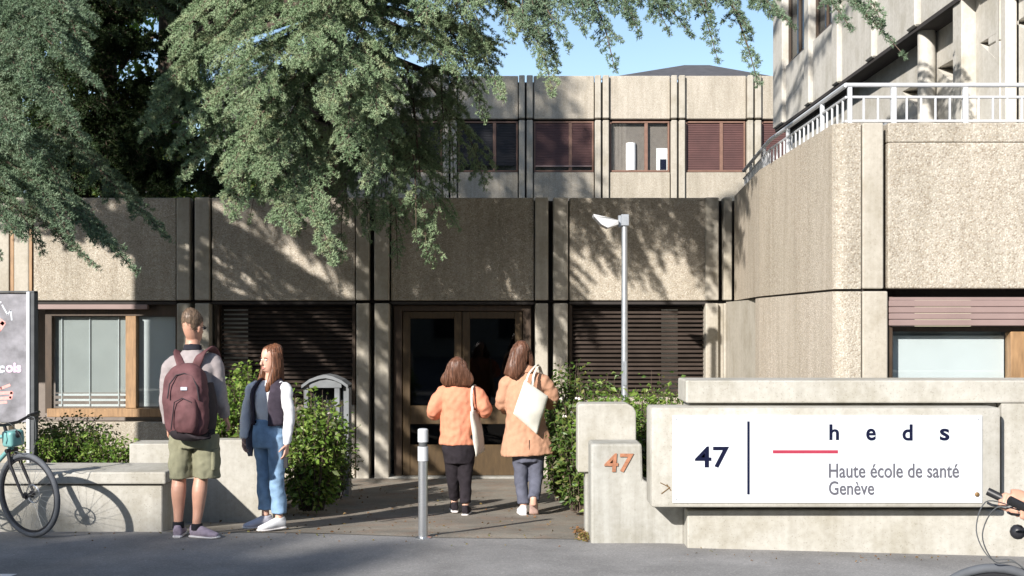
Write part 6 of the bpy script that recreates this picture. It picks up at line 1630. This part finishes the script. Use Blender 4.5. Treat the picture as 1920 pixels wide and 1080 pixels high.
for s_, e_, w_ in ((Lsh, eN, wN), (Rsh, eF, wF)): body.append((bend([(s_, .054), (s_.lerp(e_, .4), .048), (e_, .040), (e_.lerp(w_, .3), .041), (w_.lerp(e_, .08), .028), (w_, .028)]), V3(0, 0, 1)))
body += gripchains(nearP, hdN, wN); body += gripchains(farP, (W(S2(d2['pts'][0])) - W(S2(d2['pts'][1]))).normalized(), wF)
footN = W(d2['bb'] + V3(.05, .30, 0)); footN.z = gz(footN.x, footN.y) + .10; a = R(-20); footF = W(d2['bb'] + V3(math.cos(a) * .17 - .08, -.14, math.sin(a) * .17 + .09))
hips = {}
for key, s, ft_ in (('n', -1, footN), ('f', 1, footF)):
    h_ = pel + V3(-.02, s * .09, -.05); k_ = h_.lerp(ft_, .50) + V3(-.20 if key == 'f' else -.10, s * .04, .06); hips[key] = (h_, k_, ft_)
    body.append((bend([(h_, .085), (h_.lerp(k_, .5), .074), (k_, .056), (k_.lerp(ft_, .3), .058), (ft_ + V3(0, 0, .05), .037), (ft_ - V3(0, 0, .03), .036)]), rs))
fuse('body', body, M_SKIN, rider, .0055, 2)
fuse('hair', [bone([(chin + V3(.06, 0, .08), .052, .045), (chin + V3(.035, 0, .14), .079, .082), (chin + V3(.02, 0, .20), .076, .09), (chin + V3(.0, 0, .235), .055, .075), (chin + V3(-.005, 0, .25), .025, .04)], rs)], M_HAIRB, rider, .008, 1, .005, (50, 50, 50))
face_parts(rider, chin, f)
tsh = [bone([(pel + V3(.01, 0, -.01), .18, .135), (pel.lerp(che, .5), .165, .125), (che, .185, .135), (nek + V3(.02, 0, -.06), .175, .105), (nek + V3(.01, 0, -.01), .085, .078)], rs)]
for s_, e_ in ((Lsh, eN), (Rsh, eF)): tsh.append((bend([(s_.lerp(nek, .4), .07), (s_, .072), (s_.lerp(e_, .5), .066)]), V3(0, 0, 1)))
fuse('shirt', tsh, M_DENIMG, rider, .010, 2, .008, (9, 9, 9), 21)
tr = [bone([(pel + V3(0, 0, -.09), .16, .13), (pel, .178, .138), (pel + V3(-.015, 0, .06), .165, .125)], rs)]
for h_, k_, f_ in hips.values(): tr.append((bend([(h_, .094), (h_.lerp(k_, .5), .084), (k_, .068), (k_.lerp(f_, .5), .062), (f_ + V3(0, 0, .05), .055)]), rs))
fuse('trousers', tr, M_BLKJ, rider, .010, 2, .007, (10, 10, 10), 22)
shoe(rider, footN, (-1, -.1), M_BLKJ, M_SOLE, .27, footN.z - .10); shoe(rider, footF, (-1, 0), M_BLKJ, M_SOLE, .27, footF.z - .095)
m = MB(); wp = wN.lerp(eN, .18); m.torus(wp, (eN - wN).normalized(), .031, .006, 20, 6); m.build('wrist_band', M_BLACK, rider, True)

# ------------------------------------------------------------------ added sky-blocking building across the street (behind the camera) and street trees
ob = thing('sky_block_building', 'plain five-storey building added unseen across the road to block sky light', 'building', (0, -24, 0))
b = MB(); b.box(-34, 30, -34, -24, -.5, 15.5); b.build('wall', M_RIB, ob)  # unseen block added to cut the sky light reaching the facade
wmesh = None
for fl_ in range(5):
    for k in range(20):
        xw = -31 + k * 3.1; zw = .9 + fl_ * 2.8
        if wmesh is None:
            m = MB(); m.box(-.6, .6, -.02, .05, 0, 1.5); wmesh = m.mesh('window'); wmesh.materials.append(M_DARK)
        o = bpy.data.objects.new('window', wmesh); COL.objects.link(o); o.parent = ob; o.location = Vector((xw, -23.98, zw)) - ob.location
b = MB(); b.box(-34.2, 30.2, -34.2, -23.8, 15.5, 15.8); b.build('roof', M_SLATE, ob)
broadleaf('tall street tree across the road whose crown shades the pavement edge', (-15.9, -13, 0), 12, 2.6, 11.5, M_LEAFD, 16000, .18, 21, .22, squash=.5, clumps=80, cs=.38)
broadleaf('second street tree across the road further left', (-20.6, -13, 0), 12, 2.6, 11.35, M_LEAFD, 15000, .18, 22, .22, squash=.5, clumps=80, cs=.38)
# tall conifers far left; their outline shades the rear building
def conifer(cx_, cy_, hh, seed, label):
    cf = thing('conifer_tree', label, 'tree', (cx_, cy_, -.4))
    limb(cf, [(cx_, cy_, -.4), (cx_, cy_, 8), (cx_, cy_, 16), (cx_, cy_, hh - .5)], .5, .05, 'trunk', n=12)
    rg = np.random.default_rng(seed); n = 40000; t = 1 - np.sqrt(rg.random(n)); zz = 3 + t * (hh - 3); rr = (1 - t) * 7.4 * np.sqrt(rg.random(n)) * rg.uniform(.85, 1.08, n); th = rg.random(n) * 2 * math.pi; rr = np.where(zz < 8, np.minimum(rr, 3.2), rr)
    pos = np.stack([rr * np.cos(th), rr * np.sin(th), zz], 1); dr = np.stack([np.cos(th), np.sin(th), np.full(n, -.3)], 1)
    me = leaf_mesh(pos, dr, .30, M_CEDAR, 'crown', .45); o = bpy.data.objects.new('crown', me); COL.objects.link(o); o.parent = cf
conifer(-11.7, 19, 29, 9, 'tall dense conifer beyond the left edge behind the entrance block')
conifer(-16.4, 19.5, 26, 10, 'second tall conifer standing further left than the first')
